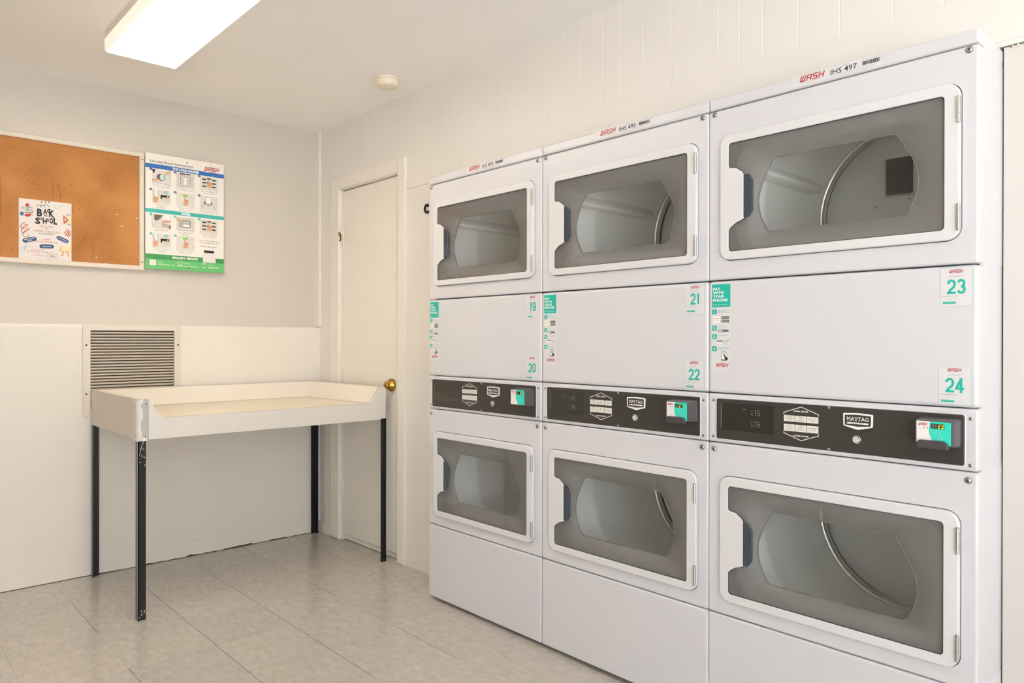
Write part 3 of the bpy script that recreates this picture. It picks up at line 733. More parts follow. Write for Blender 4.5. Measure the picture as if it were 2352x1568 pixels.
def asset_label(root, num):
    b = MB(y=-.0001); b.rect(.252, .481, 1.7885, 1.8170, 'sticker_white', 1)
    b.text('Property of', .2615, 1.8045, .0018, 'ink_grey', 2, w=.0150); b.wash(.2745, 1.7985, .0640, .0155, L=2)
    b.text('IHS ' + num, .3890, 1.8035, .0135, 'ink', 2, w=.066, bold=.008); b.text('Machine ID', .3935, 1.8137, .0022, 'ink', 2, w=.018)
    rnd = random.Random(int(num)); x = .4352
    while x < .4770:
        q = rnd.choice((.0006, .001, .0016)); b.rect(x, x + q, 1.7995, 1.8095, 'ink', 2); x += q + rnd.choice((.0006, .0011))
    b.text('This asset is owned by WASH', .4562, 1.8125, .0020, 'ink_grey', 2, w=.0450)
    b.text('To request service or report a machine out of order, please enter the ID code', .4130, 1.7942, .0019, 'ink_grey', 2, w=.114)
    b.text('machine ID above on the WASH-Connect App or online at wash.com', .4080, 1.7912, .0019, 'ink_light', 2, w=.104)
    b.build('asset_label', root)['label'] = 'long white machine label reading IHS ' + num
def dryer(i, nums, ihs, label):
    t = thing('stacked_dryer', label, 'dryer', (A, Y0 - i * WU + (.002 if i == 2 else 0), 0), RW, 'stacked dryers set into the wall')
    u0, u1 = .0015, .6875
    zu, zl = 1.524, .5475
    b = MB(); b.box(.004, .685, .036, .70, .015, 1.812, 'dryer_side')
    # hollow shell: keep only sides, top, bottom and back so that the drums are open to the front
    b = MB(); s = 'dryer_side'
    b.box(.0025, .010, .036, .70, .015, 1.812, s); b.box(.679, .6865, .036, .70, .015, 1.812, s); b.box(.010, .679, .036, .70, 1.806, 1.812, s); b.box(.010, .679, .036, .70, .015, .02, s); b.box(.010, .679, .69, .70, .02, 1.806, s)
    b.box(.010, .679, .05, .69, .885, 1.19, s)
    for x in (.05, .62):
        for y in (.08, .62): b.lathe([(.02, 0), (.02, .016)], (x, y, 0), (0, 0, 1), 'black', n=14)
    b.build('cabinet', t)
    b = MB(); shell_panel(b, u0, u1, 1.784, 1.8177, 'dryer_white', depth=.20)
    if i == 2:      # short scratches near the corner
        for x, z, dx, dz in ((.600, 1.803, .004, .005), (.618, 1.808, .003, -.006), (.626, 1.806, .001, .004), (.633, 1.810, -.002, -.006)): b.stroke([(x, z), (x + dx, z + dz)], .0007, 'ink_light', 1)
    b.build('top_cap', t)
    for zc, z0, z1 in ((zu, 1.2905, 1.7808), (zl, .3258, .8185)):
        b = MB(); shell_panel(b, u0, u1, z0, z1, 'dryer_white', hole=rr(.0415, .6545, zc - .181, zc + .181, .032, 8), depth=.20); p = b.build('front_panel', t)
        zs = z1 - .010 if zc == zu else z1 - .018
        for u in (.0205, .668):
            b = MB(); b.lathe([(.0078, 0), (.0078, .0012), (.006, .0038), (.0025, .0048)], (u, 0, zs), (0, -1, 0), 'screw', n=18); b.lathe([(.0022, 0), (.002, .0004)], (u, -.0048, zs), (0, -1, 0), 'black', n=6); b.build('screw', p)
        dryer_door(t, zc); drum(t, zc)
    b = MB(); shell_panel(b, u0, u1, .9640, 1.2867, 'dryer_white', depth=.17, bev=.009, r=.009, y0=-.001); b.build('middle_panel', t)
    b = MB(); shell_panel(b, u0, u1, .013, .3230, 'dryer_white', depth=.20); b.build('base_panel', t)
    control_panel(t, .8210, .9615, i > 0, nums[0], i == 0)
    pay_sticker(t)
    number_sticker(t, nums[0], .6105, .6765, 1.1935, 1.2820); number_sticker(t, nums[1], .6075, .6740, .9685, 1.0570)
    asset_label(t, ihs)
    return t
dryer(0, ('19', '20'), '493', 'white stacked dryer numbered 19 and 20, beside the cream door')
dryer(1, ('21', '22'), '495', 'white stacked dryer numbered 21 and 22, in the middle of the row')
dryer(2, ('23', '24'), '497', 'white stacked dryer numbered 23 and 24, nearest, at the right end')

# ------------------------------------------------------------------ folding table with a tray top
def table():
    t = thing('folding_table', 'cream tray-topped laundry folding table on black angle-iron legs', 'table', (.862, 3.106, 0))
    Wd, D = 1.153, .735; zb, zt, zr = .715, .800, .878
    b = MB(); b.box(.008, Wd - .008, .012, D - .008, zb + .06, zt - .003, 'table_side'); b.box(.008, Wd - .008, .012, D - .008, zt - .003, zt, 'table_tan'); b.build('tray_bottom', t)
    b = MB(); m = 'table_cream'      # sloped liners left, right and back
    b.loops([[(.036, .014, zr - .002), (.036, D - .030, zr - .002)], [(.088, .014, zt + .001), (.200, D - .13, zt + .001)]], m, smooth=False, closed=False)
    b.loops([[(1.063, .014, zt + .001), (1.035, D - .13, zt + .001)], [(1.115, .014, zr - .002), (1.115, D - .030, zr - .002)]], m, smooth=False, closed=False)
    b.loops([[(.200, D - .13, zt + .001), (1.035, D - .13, zt + .001)], [(.036, D - .030, zr - .002), (1.115, D - .030, zr - .002)]], m, smooth=False, closed=False)
    b.box(.004, .036, .012, D - .004, zr - .004, zr - .001, m); b.box(1.115, Wd - .004, .012, D - .004, zr - .004, zr - .001, m); b.box(.036, 1.115, D - .030, D - .004, zr - .004, zr - .001, m)
    b.build('tray_lining', t)
    b = MB(); b.box(0, .006, .004, D, zb, zr, 'table_side'); b.box(.006, .012, .004, D, zr - .002, zr, 'table_cream'); b.build('side_panel', t)
    b = MB(); b.box(Wd - .006, Wd, .004, D, zb, zr, 'table_white'); b.build('side_panel', t)
    b = MB(); b.box(.006, Wd - .006, D - .004, D, zb, zr, 'table_white'); b.build('back_panel', t)
    b = MB(); f = roundpoly([(.038, zb), (Wd, zb), (Wd, zr - .004), (1.112, zr - .006), (1.062, zt - .002), (.092, zt - .002), (.043, zr - .008), (.038, zr - .004)], [.006, .002, .01, .02, .006, .006, .02, .003], 4)
    b.prism(f, 0, .012, 'table_white', bev=.0015); b.build('front_panel', t)
    b = MB(); b.box(.094, 1.060, .0005, .0125, zt - .0022, zt + .0012, 'table_side'); b.build('edge_strip', t)
    # painted steel corner at the front left
    b = MB(); b.prism(roundpoly([(-.003, zb - .004), (.038, zb - .004), (.038, zr + .002), (-.003, zr + .002)], [.001, .001, .007, .007], 4), -.004, 0, 'corner_grey', bev=.001)
    b.box(-.006, -.003, -.003, .04, zb - .003, zr - .001, 'table_white')
    rnd = random.Random(5); b.y = -.004; n = 26
    ed = [(.013 + .005 * math.sin(k * .42 + 1) + rnd.uniform(-.0015, .0015) + (.010 if k > 23 else 0) - (.004 if k < 5 else 0), zb + .004 + (zr - zb - .006) * k / n) for k in range(n + 1)]
    b.poly([(-.002, zb)] + ed + [(.030, zr - .0005), (-.001, zr - .001)], 'table_white', 1)
    b.poly([(.008, zb - .003), (.03, zb - .003), (.032, zb + .010), (.022, zb + .013), (.012, zb + .004)], 'table_cream', 2)
    for x, z in ((.028, zr - .02), (.026, zb + .012)): b.disc(x, z, .0028, 'ink', 3, 12)
    b.build('corner_bracket', t)['label'] = 'grey corner bracket with chipped white paint'
    for z in (zr - .025, zb + .018):
        b = MB(); b.lathe([(.004, 0), (.003, .003)], (-.006, .01, z), (-1, 0, 0), 'screw', n=12); b.build('screw', t)
    def leg(x, y, sx, sy, top, edge):
        b = MB(); h = top; wl = .030
        b.box(min(x, x + sx * wl), max(x, x + sx * wl), min(y, y + sy * .004), max(y, y + sy * .004), 0, h, 'leg_black')
        b.box(min(x, x + sx * .004), max(x, x + sx * .004), min(y, y + sy * wl), max(y, y + sy * wl), 0, h, 'leg_black')
        if edge: b.box(min(x - sx * .0015, x), max(x - sx * .0015, x), min(y, y + sy * .008) , max(y, y + sy * .008), .001, h, 'leg_steel')
        if edge == 2:
            b.y = y - .0002; rn = random.Random(2)
            for k in range(16):
                q = x + rn.uniform(.004, .027); z = rn.uniform(.012, .04) if k < 10 else rn.uniform(.60, .70); b.disc(q, z, rn.uniform(.0008, .0022), 'paint_chip', 1, 6, rn.uniform(.001, .004))
            b.stroke([(x + .006, .655), (x + .012, .685), (x + .022, .712)], .0015, 'paint_chip', 1); b.stroke([(x + .004, .63), (x + .012, .627)], .002, 'corner_grey', 1)
        return b.build('leg', t)
    leg(-.002, -.003, 1, 1, zb - .004, 2); leg(.002, D - .001, 1, -1, zb + .06, 1); leg(Wd - .0005, -.003, -1, 1, zb + .005, 0); leg(Wd - .0005, D - .001, -1, -1, zb + .06, 0)
table()

# ------------------------------------------------------------------ return air grille
def vent():
    t = thing('vent_grille', 'grey metal return air grille with horizontal louvers, behind the table', 'vent', (.8295, YW, .755))
    Wd, H, f = .4385, .430, .031
    b = MB(); o = [(0, 0), (Wd, 0), (Wd, H), (0, H)]; i = [(f, f), (Wd - f, f), (Wd - f, H - f * .85), (f, H - f * .85)]
    # four mitred frame strips with a step profile
    def strip(a, c, d, e):
        b.loops([[(a[0], 0, a[1]), (c[0], 0, c[1])], [(a[0], -.010, a[1]), (c[0], -.010, c[1])], [(d[0], -.013, d[1]), (e[0], -.013, e[1])], [(d[0], -.001, d[1]), (e[0], -.001, e[1])]], 'vent_grey', smooth=False, closed=False)
    for k in range(4): strip(o[k], o[(k + 1) % 4], i[k], i[(k + 1) % 4])
    ii = [(f + .003, f + .003), (Wd - f - .003, f + .003), (Wd - f - .003, H - f * .85 - .003), (f + .003, H - f * .85 - .003)]
    b.stroke([((o[3][0]), o[3][1]), i[3]], .0006, 'ink_light'); b.build('frame', t)
    b = MB(); b.box(f - .002, Wd - f + .002, -.0014, -.0006, f - .002, H - f * .85 + .002, 'black'); b.build('backing', t)
    z = f + .004; n = 26; st = (H - f * 1.85 - .004) / n; b = MB()
    for k in range(n):
        z0 = f + .003 + k * st
        b.loops([[(f, -.0018, z0 + st * .66), (Wd - f, -.0018, z0 + st * .66)], [(f, -.006, z0 + st * .56), (Wd - f, -.006, z0 + st * .56)], [(f, -.0095, z0 + st * .1), (Wd - f, -.0095, z0 + st * .1)], [(f, -.009, z0 - .0002), (Wd - f, -.009, z0 - .0002)], [(f, -.006, z0), (Wd - f, -.006, z0)]], 'vent_slat', smooth=False, closed=False)
    b.build('louvers', t)
    for x, zz in ((.014, .334), (Wd - .013, .334), (.014, .104), (Wd - .013, .104)):
        b = MB(); b.lathe([(.0042, 0), (.003, .0015)], (x, -.0115, zz), (0, -1, 0), 'ink', n=12); b.build('screw', t)
vent()

# ------------------------------------------------------------------ bulletin board
BX1 = 1.097; BX0 = -.62; BZ0, BZ1 = 1.456, 2.036
def board():
    t = thing('bulletin_board', 'large worn cork bulletin board in an off-white frame', 'bulletin board', (BX0, YB, BZ0))
    W, H = BX1 - BX0, BZ1 - BZ0; f = .022
    b = MB(); b.box(f - .004, W - f + .004, -.018, 0, f - .004, H - f + .004, 'cork')
    b.y = -.018; rnd = random.Random(11)
    for k in range(210):
        x = rnd.uniform(f, W - f); z = rnd.uniform(f, H - f); s = rnd.uniform(.0006, .0021); a = rnd.uniform(0, PI)
        b.poly([(x + s * 2 * math.cos(a), z + s * 1.6 * math.sin(a)), (x - s * math.sin(a), z + s * math.cos(a)), (x - s * 1.3 * math.cos(a + .5), z - s * math.sin(a)), (x + s * .8 * math.sin(a), z - s * .7 * math.cos(a))], 'cork_mark', 1)
    def gx(x): return x - BX0
    for x0, z0, x1, z1 in ((.515, 1.84, .510, 1.60), (.706, 1.84, .712, 1.755), (.733, 1.83, .742, 1.755), (.805, 1.53, .855, 1.63), (.872, 1.505, .872, 1.57), (.505, 1.70, .507, 1.655), (.79, 1.755, .79, 1.70), (.62, 1.82, .66, 1.815)):
        b.stroke([(gx(x0), z0 - BZ0), (gx((x0 + x1) / 2) + .002, (z0 + z1) / 2 - BZ0), (gx(x1), z1 - BZ0)], .0011, 'cork_mark', 1)
    for x, z in ((.998, 1.665), (.977, 1.72), (.889, 1.505), (.925, 1.478), (1.035, 1.474), (1.066, 1.71)): b.poly([(gx(x) - .006, z - BZ0), (gx(x), z - BZ0 - .002), (gx(x) + .005, z - BZ0 + .001), (gx(x), z - BZ0 + .003)], 'paper_white', 2)
    b.build('cork_panel', t)['label'] = 'brown cork panel with holes and scratches'
    b = MB()
    o = [(0, 0), (W, 0), (W, H), (0, H)]; i = [(f, f), (W - f, f), (W - f, H - f), (f, H - f)]
    for k in range(4):
        a, c, d, e = o[k], o[(k + 1) % 4], i[k], i[(k + 1) % 4]
        m1 = [(p[0] * .85 + q[0] * .15, p[1] * .85 + q[1] * .15) for p, q in ((a, d), (c, e))]; m2 = [(p[0] * .2 + q[0] * .8, p[1] * .2 + q[1] * .8) for p, q in ((a, d), (c, e))]
        b.loops([[(p[0], y, p[1]) for p in pr] for pr, y in (((a, c), 0), ((a, c), -.027), (m1, -.030), (m2, -.030), ((d, e), -.027), ((d, e), -.017))], 'board_frame', smooth=False, closed=False)
    b.build('frame', t)
    for z in (.04, H - .035):
        b = MB(); b.lathe([(.003, 0), (.002, .0012)], (W - .011, -.030, z), (0, -1, 0), 'ink', n=10); b.build('screw', t)
board()

def flyer():
    # origin at the lower left corner; leans against the cork
    t = thing('paper_flyer', 'white back to school flyer pinned low on the cork board', 'flyer', (.580, YB - .0195, 1.478))
    W, H = .205, .268
    b = MB(y=-.0006); b.box(0, W, -.0006, 0, 0, H, 'flyer_white'); K = 'flyer_black'
    X = lambda px: (px - 145) / 1110 * W
    Z = lambda pz, px=700: H - (pz - (140 + (px - 140) * .095)) / 1235 * H
    def P(px, pz): return (X(px), Z(pz, px))
    def tx(s, px, pz, hp, m, wp, bold=0, rot=0, L=2): b.text(s, X(px), Z(pz, px), hp / 1235 * H, m, L, w=wp / 1110 * W, bold=bold, rot=rot)
    # black hand lettering
    tx('B', 572, 440, 165, K, 110, .05); tx('A', 690, 420, 110, K, 90, .05); tx('C', 765, 405, 90, K, 75, .05); tx('K', 825, 465, 150, K, 115, .05)
    tx('TO', 695, 505, 42, K, 78, .05); tx('S', 535, 610, 140, K, 110, .05); tx('C', 622, 570, 70, K, 66, .05); tx('H', 680, 620, 115, K, 84, .05); tx('O', 748, 600, 80, K, 52, .05); tx('O', 822, 612, 125, K, 80, .05); tx('L', 905, 620, 145, K, 75, .05)
    for cx, r in ((560, 42), (630, 38), (715, 52)): b.stroke([(X(cx + r * math.cos(q)), Z(325 - r * 1.1 * math.sin(q), cx)) for q in [k * PI / 8 for k in range(9)]], .0018, K, 1)
    for px in (615, 695, 770): b.stroke([P(px + 8, 205), P(px - 6, 238)], .003, K, 1); b.stroke([P(px - 6, 203), P(px + 14, 206)], .0015, K, 1)
    R = 'flyer_redtext'
    tx('WELCOME', 715, 735, 36, R, 290); tx('TO', 720, 787, 32, 'ink_grey', 75); tx('ALPINE CHRISTIAN', 720, 838, 36, 'flyer_rust', 545); tx('ACADEMY!', 720, 888, 34, K, 330)
    tx('OPEN', 722, 1000, 34, R, 165); tx('REGISTRATION', 722, 1056, 36, R, 440); tx('LOCATED AT', 540, 1220, 26, R, 280); tx('700 EMMETT F. LOWRY', 540, 1258, 26, R, 470); tx('EXP', 540, 1298, 24, R, 80); tx('714-800-8423', 545, 1336, 25, R, 265)
    def pill(cx, cz, wd, hd, rot, lines):
        c, s = math.cos(rot), math.sin(rot); w2, h2 = wd / 1110 * W / 2, hd / 1235 * H / 2; x0, z0 = X(cx), Z(cz, cx)
        b.poly([(x0 + p[0] * c - p[1] * s, z0 + p[0] * s + p[1] * c) for p in rr(-w2, w2, -h2, h2, h2 * .98, 6)], 'flyer_navy', 1)
        for k, (l, lw) in enumerate(lines):
            dz = (len(lines) - 1) * 18 - k * 36; b.text(l, x0 - dz / 1235 * H * s, z0 + dz / 1235 * H * c, 28 / 1235 * H, 'flyer_white', 2, w=lw / 1110 * W, rot=rot, bold=.02)
    pill(365, 1000, 300, 92, .29, (('SMALL CLASS', 235), ('SIZES', 95))); pill(1062, 1010, 280, 80, -.40, (('LOW TUITION', 220),)); pill(722, 1150, 305, 84, 0.06, (('CALL NOW!', 200),))
    # books and apple
    b.disc(*P(320, 285), .0078, 'flyer_red', 2, 14, .0075); b.stroke([P(320, 255), P(322, 235)], .0012, K, 2)
    b.poly([P(225, 330), P(430, 350), P(420, 372), P(230, 355)], 'flyer_cream', 1); b.curve([P(430, 345), P(228, 325), P(232, 358), P(300, 378)], .0018, K, 2)
    b.poly([P(235, 395), P(400, 405), P(400, 430), P(238, 425)], 'flyer_cream', 1); b.curve([P(300, 378), P(412, 395), P(405, 440), P(235, 430)], .0022, K, 2); b.rect(X(300), X(345), Z(455), Z(345), 'flyer_sky', 3)
    b.poly(roundpoly([P(262, 470), P(262, 505), P(300, 525), P(370, 522), P(392, 495), P(385, 465)], .004, 4), 'flyer_red', 2); b.curve([P(345, 448), P(412, 465), P(418, 505)], .0018, 'flyer_rust', 2)
    b.poly([P(195, 385), P(215, 425), P(245, 445), P(243, 502), P(172, 495), P(172, 440), P(190, 420)], 'flyer_blue', 1); b.poly([P(190, 375), P(200, 375), P(205, 420), P(190, 425)], 'flyer_sky', 2)
    # set square and sheet on the right edge
    b.poly([P(1150, 505), P(1235, 495), P(1235, 690), P(1120, 660)], 'flyer_cream', 1); b.curve([P(1145, 520), P(1180, 475), P(1230, 505)], .0022, K, 2); b.curve([P(1145, 670), P(1215, 705), P(1235, 688)], .0022, K, 2)
    b.stroke([P(1085, 505), P(1170, 600), P(1095, 660)], .0050, 'flyer_red', 3, True)
    # clip loops, squiggles, scissors, easel, flower
    b.curve([P(925, 235), P(895, 300), P(905, 350), P(960, 355), P(1040, 310), P(1095, 255)], .0013, 'flyer_sky', 1); b.curve([P(985, 248), P(955, 300), P(990, 310), P(1050, 250)], .0011, 'flyer_sky', 1)
    sp = [P(270, 635), P(200, 690), P(185, 745), P(240, 770), P(310, 720), P(320, 690), P(280, 695), P(215, 770), P(200, 840), P(260, 845), P(345, 790), P(345, 770), P(290, 800), P(230, 880), P(250, 930), P(310, 945), P(358, 900)]
    b.curve(sp, .0026, 'flyer_rust', 1); b.curve([P(1090, 890), P(1150, 815), P(1185, 810), P(1120, 925), P(1180, 860), P(1225, 835), P(1160, 940), P(1235, 880), P(1200, 960)], .0026, 'flyer_rust', 1)
    b.stroke([P(435, 1130), P(175, 1170)], .0022, 'flyer_sky', 1); b.stroke([P(300, 1065), P(255, 1215)], .0032, 'flyer_sky', 1); b.ring(*P(245, 1255), .0058, .0009, 'ink_light', 1); b.ring(*P(185, 1185), .003, .0008, 'ink_light', 1)
    b.poly([P(1030, 1150), P(1245, 1165), P(1245, 1275), P(1005, 1255)], 'flyer_cream', 1); b.stroke([P(1030, 1140), P(1005, 1255), P(1245, 1280)], .0022, 'flyer_orange', 2); b.stroke([P(1075, 1265), P(1050, 1365)], .0036, 'flyer_orange', 2); b.stroke([P(1160, 1275), P(1195, 1375)], .0036, 'flyer_orange', 2)
    for a, r in ((PI / 2, 1.0), (PI * .83, 1.15), (PI * .17, 1.15), (PI * 1.1, 1.1), (-PI * .1, 1.1)):
        x0, z0 = P(835, 1365); r *= .0125; b.stroke([(x0 + math.cos(a) * r * (1 - math.cos(q)) * .9 - math.sin(a) * r * .4 * math.sin(q), z0 + math.sin(a) * r * (1 - math.cos(q)) * .9 + math.cos(a) * r * .4 * math.sin(q)) for q in [k * 2 * PI / 14 for k in range(14)]], .0009, 'ink_grey', 1, True)
    b.build('flyer_sheet', t)
flyer()

def poster():
    t = thing('instruction_poster', 'white laundry instructions poster with blue, teal and green bands', 'poster', (1.0995, YB - .0315, 1.4665))
    W, H = .385, .573
    b = MB(); b.box(0, W, -.003, 0, 0, H, 'poster_white'); b.box(0, W, 0, .031, H * .2, H * .8, 'board_frame') if False else None
    b.y = -.003
    zz = lambda f: H * (1 - f)      # f: fraction from the top
    b.text('Laundry Room Instructions', .022, zz(.068), .0145, 'ink', 2, al='l', w=.205, bold=.01); b.rect(.022, .225, zz(.0845), zz(.0833), 'ink_grey', 1)
    b.wash(.283, zz(.082), .072, .0225)
    b.rect(0, W, zz(.127), zz(.090), 'band_blue', 1); b.text('TOP LOAD WASHER', W * .5, zz(.1085), .0135, 'print_white', 2, w=.132, bold=.045)
    b.rect(0, W, zz(.511), zz(.478), 'band_teal', 1); b.text('DRYER', W * .5, zz(.4945), .0125, 'print_white', 2, w=.046, bold=.045)
    b.rect(0, W, zz(.913), zz(.870), 'green_dark', 1); b.rect(0, W, 0, zz(.913), 'green_light', 1); b.text('REQUEST SERVICE', W * .49, zz(.892), .0135, 'print_white', 2, w=.124, bold=.045)
    cols = (.075, .190, .308); mark = [0]
    def bg_(x, z, wd=.094, hd=.082): mark[0] = len(b.v); b.rect(x - wd / 2, x + wd / 2, z - hd / 2, z + hd / 2, 'tile_grey', 1)
    def num(n, x, z, m):
        for i in range(mark[0], len(b.v)): v = b.v[i]; b.v[i] = (x + (v[0] - x) * .95, v[1], z + (v[2] - z) * .85)
        b.disc(x - .050, z + .034, .0065, m, 4, 18); b.text(n, x - .050, z + .034, .0068, 'print_white', 5)
    def cap_(ls, x, z):
        for k, s in enumerate(ls): b.text(s, x, z - .0415 - k * .0102, .0066, 'ink_grey', 2, w=min(.095, .0034 * len(s) + .006))
    def hand(x, z, s=1, m='skin'):
        b.poly(roundpoly([(x - .012 * s, z - .020 * s), (x + .008 * s, z - .020 * s), (x + .013 * s, z), (x + .012 * s, z + .012 * s), (x - .004 * s, z + .014 * s), (x - .012 * s, z + .004 * s)], .004 * s, 3), m, 3)
        b.poly(roundpoly([(x - .008 * s, z + .008 * s), (x - .002 * s, z + .008 * s), (x - .003 * s, z + .028 * s), (x - .008 * s, z + .028 * s)], .002 * s, 3), m, 3)
        for k in range(3): b.stroke([(x + (-.002 + k * .005) * s, z + .010 * s), (x + (-.003 + k * .005) * s, z + .001 * s)], .0011 * s, 'skin_dark', 4)
    def pad(x, z):
        for i in range(3):
            for j in range(3):
                if (i, j) == (1, 1): b.rect(x - .011, x + .011, z - .006, z + .006, 'ink', 2); continue
                px = x + (i - 1) * .026; pz = z + (1 - j) * .021 + (.006 if i == 1 and j == 0 else 0)
                if i == 1 and j == 2: continue
                b.rect(px - .0105, px + .0105, pz - .0040, pz + .0040, 'ink', 2); b.rect(px - .007, px + .007, pz - .0006, pz + .0006, 'ink_grey', 3)
        hand(x + .002, z - .008)
    def phone(x, z):
        b.rrect(x - .038, x - .017, z - .002, z + .042, .003, 'ink', 2); b.rrect(x - .0368, x - .0182, z - .001, z + .041, .0025, 'print_white', 3); b.rect(x - .0368, x - .0182, z + .026, z + .0268, 'ink', 4); b.rect(x - .031, x - .024, z + .018, z + .0195, 'ink_grey', 4)
        hand(x - .030, z - .014, 1); b.disc(x + .022, z + .030, .011, 'teal_pale', 2, 18); b.ring(x + .022, z + .030, .008, .001, 'ink_grey', 3, .4, 4)
        b.poly([(x - .005, z + .014), (x + .038, z + .014), (x + .038, z), (x + .002, z), (x + .002, z - .010), (x - .005, z - .010)], 'ink', 2); b.disc(x + .030, z + .007, .004, 'tile_grey', 3, 12); b.text('W Wallet', x + .018, z - .008, .006, 'wash_red', 2, w=.032); b.rect(x + .004, x + .036, z - .020, z - .0185, 'ink_grey', 2)
    def press(x, z): b.rrect(x - .014, x + .012, z + .020, z + .034, .0015, 'tag_green', 2); b.text('START', x - .001, z + .027, .0045, 'green_dark', 3, w=.015); hand(x + .002, z - .010, 1.05, 'skin_dark' if False else 'skin')
    def row(f): return zz(f)
    r1, r2, r3, r4 = zz(.196), zz(.371), zz(.587), zz(.753)
    # washer
    x, z = cols[0], r1; bg_(x, z); b.poly([(x - .047, z + .041), (x - .030, z + .041), (x - .037, z + .018), (x - .042, z + .018)], 'ink', 2); b.disc(x - .002, z - .002, .023, 'ink_grey', 2, 22, .021); b.disc(x + .006, z - .001, .015, 'teal_pale', 3, 18, .018); b.rect(x - .004, x + .004, z - .016, z + .016, 'print_white', 4)
    b.poly([(x - .047, z - .016), (x - .008, z - .012), (x - .012, z - .022), (x - .047, z - .030)], 'skin', 4); b.poly([(x + .016, z + .010), (x + .047, z + .036), (x + .047, z + .041), (x + .038, z + .041), (x + .014, z + .018)], 'skin', 4); b.stroke([(x - .047, z - .035), (x + .047, z - .041)], .001, 'ink_grey', 2); b.stroke([(x + .022, z + .041), (x + .047, z - .002)], .001, 'ink_grey', 2)
    num('1', x, z, 'badge_blue'); cap_(('Add 1/4 cup of detergent', 'or 1 pod inside washer'), x, z)
    x, z = cols[1], r1; bg_(x, z); b.rect(x - .030, x + .024, z + .034, z + .041, 'ink', 2); b.stroke([(x - .038, z + .028), (x + .034, z + .028), (x + .034, z - .040), (x - .038, z - .040)], .0014, 'ink_grey', 2, True); b.stroke(rr(x - .026, x + .024, z - .030, z + .020, .004, 3), .0022, 'ink_grey', 2, True)
    b.rect(x - .006, x + .004, z - .026, z + .018, 'print_white', 3); b.stroke([(x - .022, z + .012), (x - .010, z - .004), (x - .022, z - .022)], .0016, 'skin_dark', 3); b.stroke([(x + .020, z + .012), (x + .009, z - .004), (x + .020, z - .022)], .0016, 'ink_grey', 3)
    num('2', x, z, 'badge_blue'); cap_(('Load clothing loosely and', 'evenly below top of basket'), x, z)
    x, z = cols[2], r1; bg_(x, z); pad(x, z + .004); num('3', x, z, 'badge_blue'); cap_(('Select temperature and', 'fabric settings'), x, z)
    x, z = cols[0], r2; bg_(x, z); phone(x, z); num('4', x, z, 'badge_blue'); cap_(('Use payment method', 'on machine'), x, z)
    x, z = cols[1], r2; bg_(x, z); press(x, z); num('5', x, z, 'badge_blue'); cap_(('To start, press fabric', 'setting or start'), x, z)
    x, z = cols[2], r2; bg_(x, z); b.poly(rr(x - .020, x + .012, z - .004, z + .034, .002, 3), 'ink_grey', 2); b.poly(rr(x - .0188, x + .0108, z - .003, z + .033, .002, 3), 'print_white', 3); b.rect(x - .025, x - .020, z - .010, z + .008, 'ink', 3); b.rect(x + .012, x + .017, z - .010, z + .008, 'ink', 3); b.stroke([(x - .036, z - .041), (x - .034, z - .018), (x - .020, z - .006), (x + .012, z - .006), (x + .028, z - .018), (x + .030, z - .041)], .0014, 'ink_grey', 2); b.stroke([(x - .014, z - .010), (x - .004, z - .014), (x + .008, z - .010)], .0024, 'ink', 3)
    num('6', x, z, 'badge_blue'); cap_(('After use, clean machine', 'and keep dryer with door open'), x, z)
    # dryer
    T = 'band_teal'
    x, z = cols[0], r3; bg_(x, z); b.poly([(x - .036, z + .041), (x + .006, z + .041), (x - .004, z + .022), (x - .024, z + .004), (x - .036, z + .010)], 'ink_grey', 2); b.poly([(x + .014, z + .041), (x + .040, z + .041), (x + .047, z + .010), (x + .006, z + .022)], 'print_white', 2); b.poly([(x - .004, z + .006), (x + .047, z + .014), (x + .047, z + .004), (x + .010, z - .004)], 'skin', 3); b.poly([(x - .002, z - .004), (x + .040, z - .012), (x + .042, z - .036), (x + .002, z - .026)], 'ink_light', 3); b.poly([(x + .036, z - .018), (x + .047, z - .016), (x + .047, z - .034), (x + .036, z - .034)], 'skin_dark', 4); b.stroke([(x - .047, z + .036), (x - .047, z - .028), (x - .006, z + .016)], .001, 'ink_grey', 2)
    num('1', x, z, T); cap_(('Clean lint screen',), x, z)
    x, z = cols[1], r3; bg_(x, z); b.stroke([(x - .040, z + .036), (x + .040, z + .036), (x + .040, z - .036), (x - .040, z - .036)], .0012, 'ink_grey', 2, True); b.poly(rr(x - .032, x + .028, z - .020, z + .026, .008, 4), 'ink_grey', 2); b.poly(rr(x - .029, x + .025, z - .017, z + .023, .007, 4), 'ink_light', 3); b.poly([(x - .020, z - .012), (x, z + .002), (x + .024, z - .006), (x + .020, z - .015)], 'print_white', 4); b.disc(x + .004, z + .012, .012, 'teal_pale', 4, 14, .006); b.poly([(x - .046, z + .034), (x - .024, z + .026), (x - .008, z + .012), (x - .030, z + .016), (x - .046, z + .022)], 'skin', 5)
    num('2', x, z, T); cap_(('Load 1 wash load and', 'close door'), x, z)
    x, z = cols[2], r3; bg_(x, z); pad(x, z + .004); num('3', x, z, T); cap_(('Select temperature and', 'fabric settings'), x, z)
    x, z = cols[0], r4; bg_(x, z); phone(x, z); num('4', x, z, T); cap_(('Use payment method', 'on machine'), x, z)
    x, z = cols[1], r4; bg_(x, z); press(x, z); num('5', x, z, T); cap_(('To start, press fabric', 'setting or start'), x, z)
    x = cols[2]; b.text('To submit a service request, please', x, zz(.717), .0058, 'ink', 2, w=.112, bold=.01); b.text('report the 4-digit machine ID:', x, zz(.737), .0058, 'ink', 2, w=.090, bold=.01); b.text('WASH', x - .030, zz(.768), .0068, 'wash_red', 2, w=.030); b.text('(800) 342-5932', x + .016, zz(.770), .0064, 'ink', 2, w=.048)
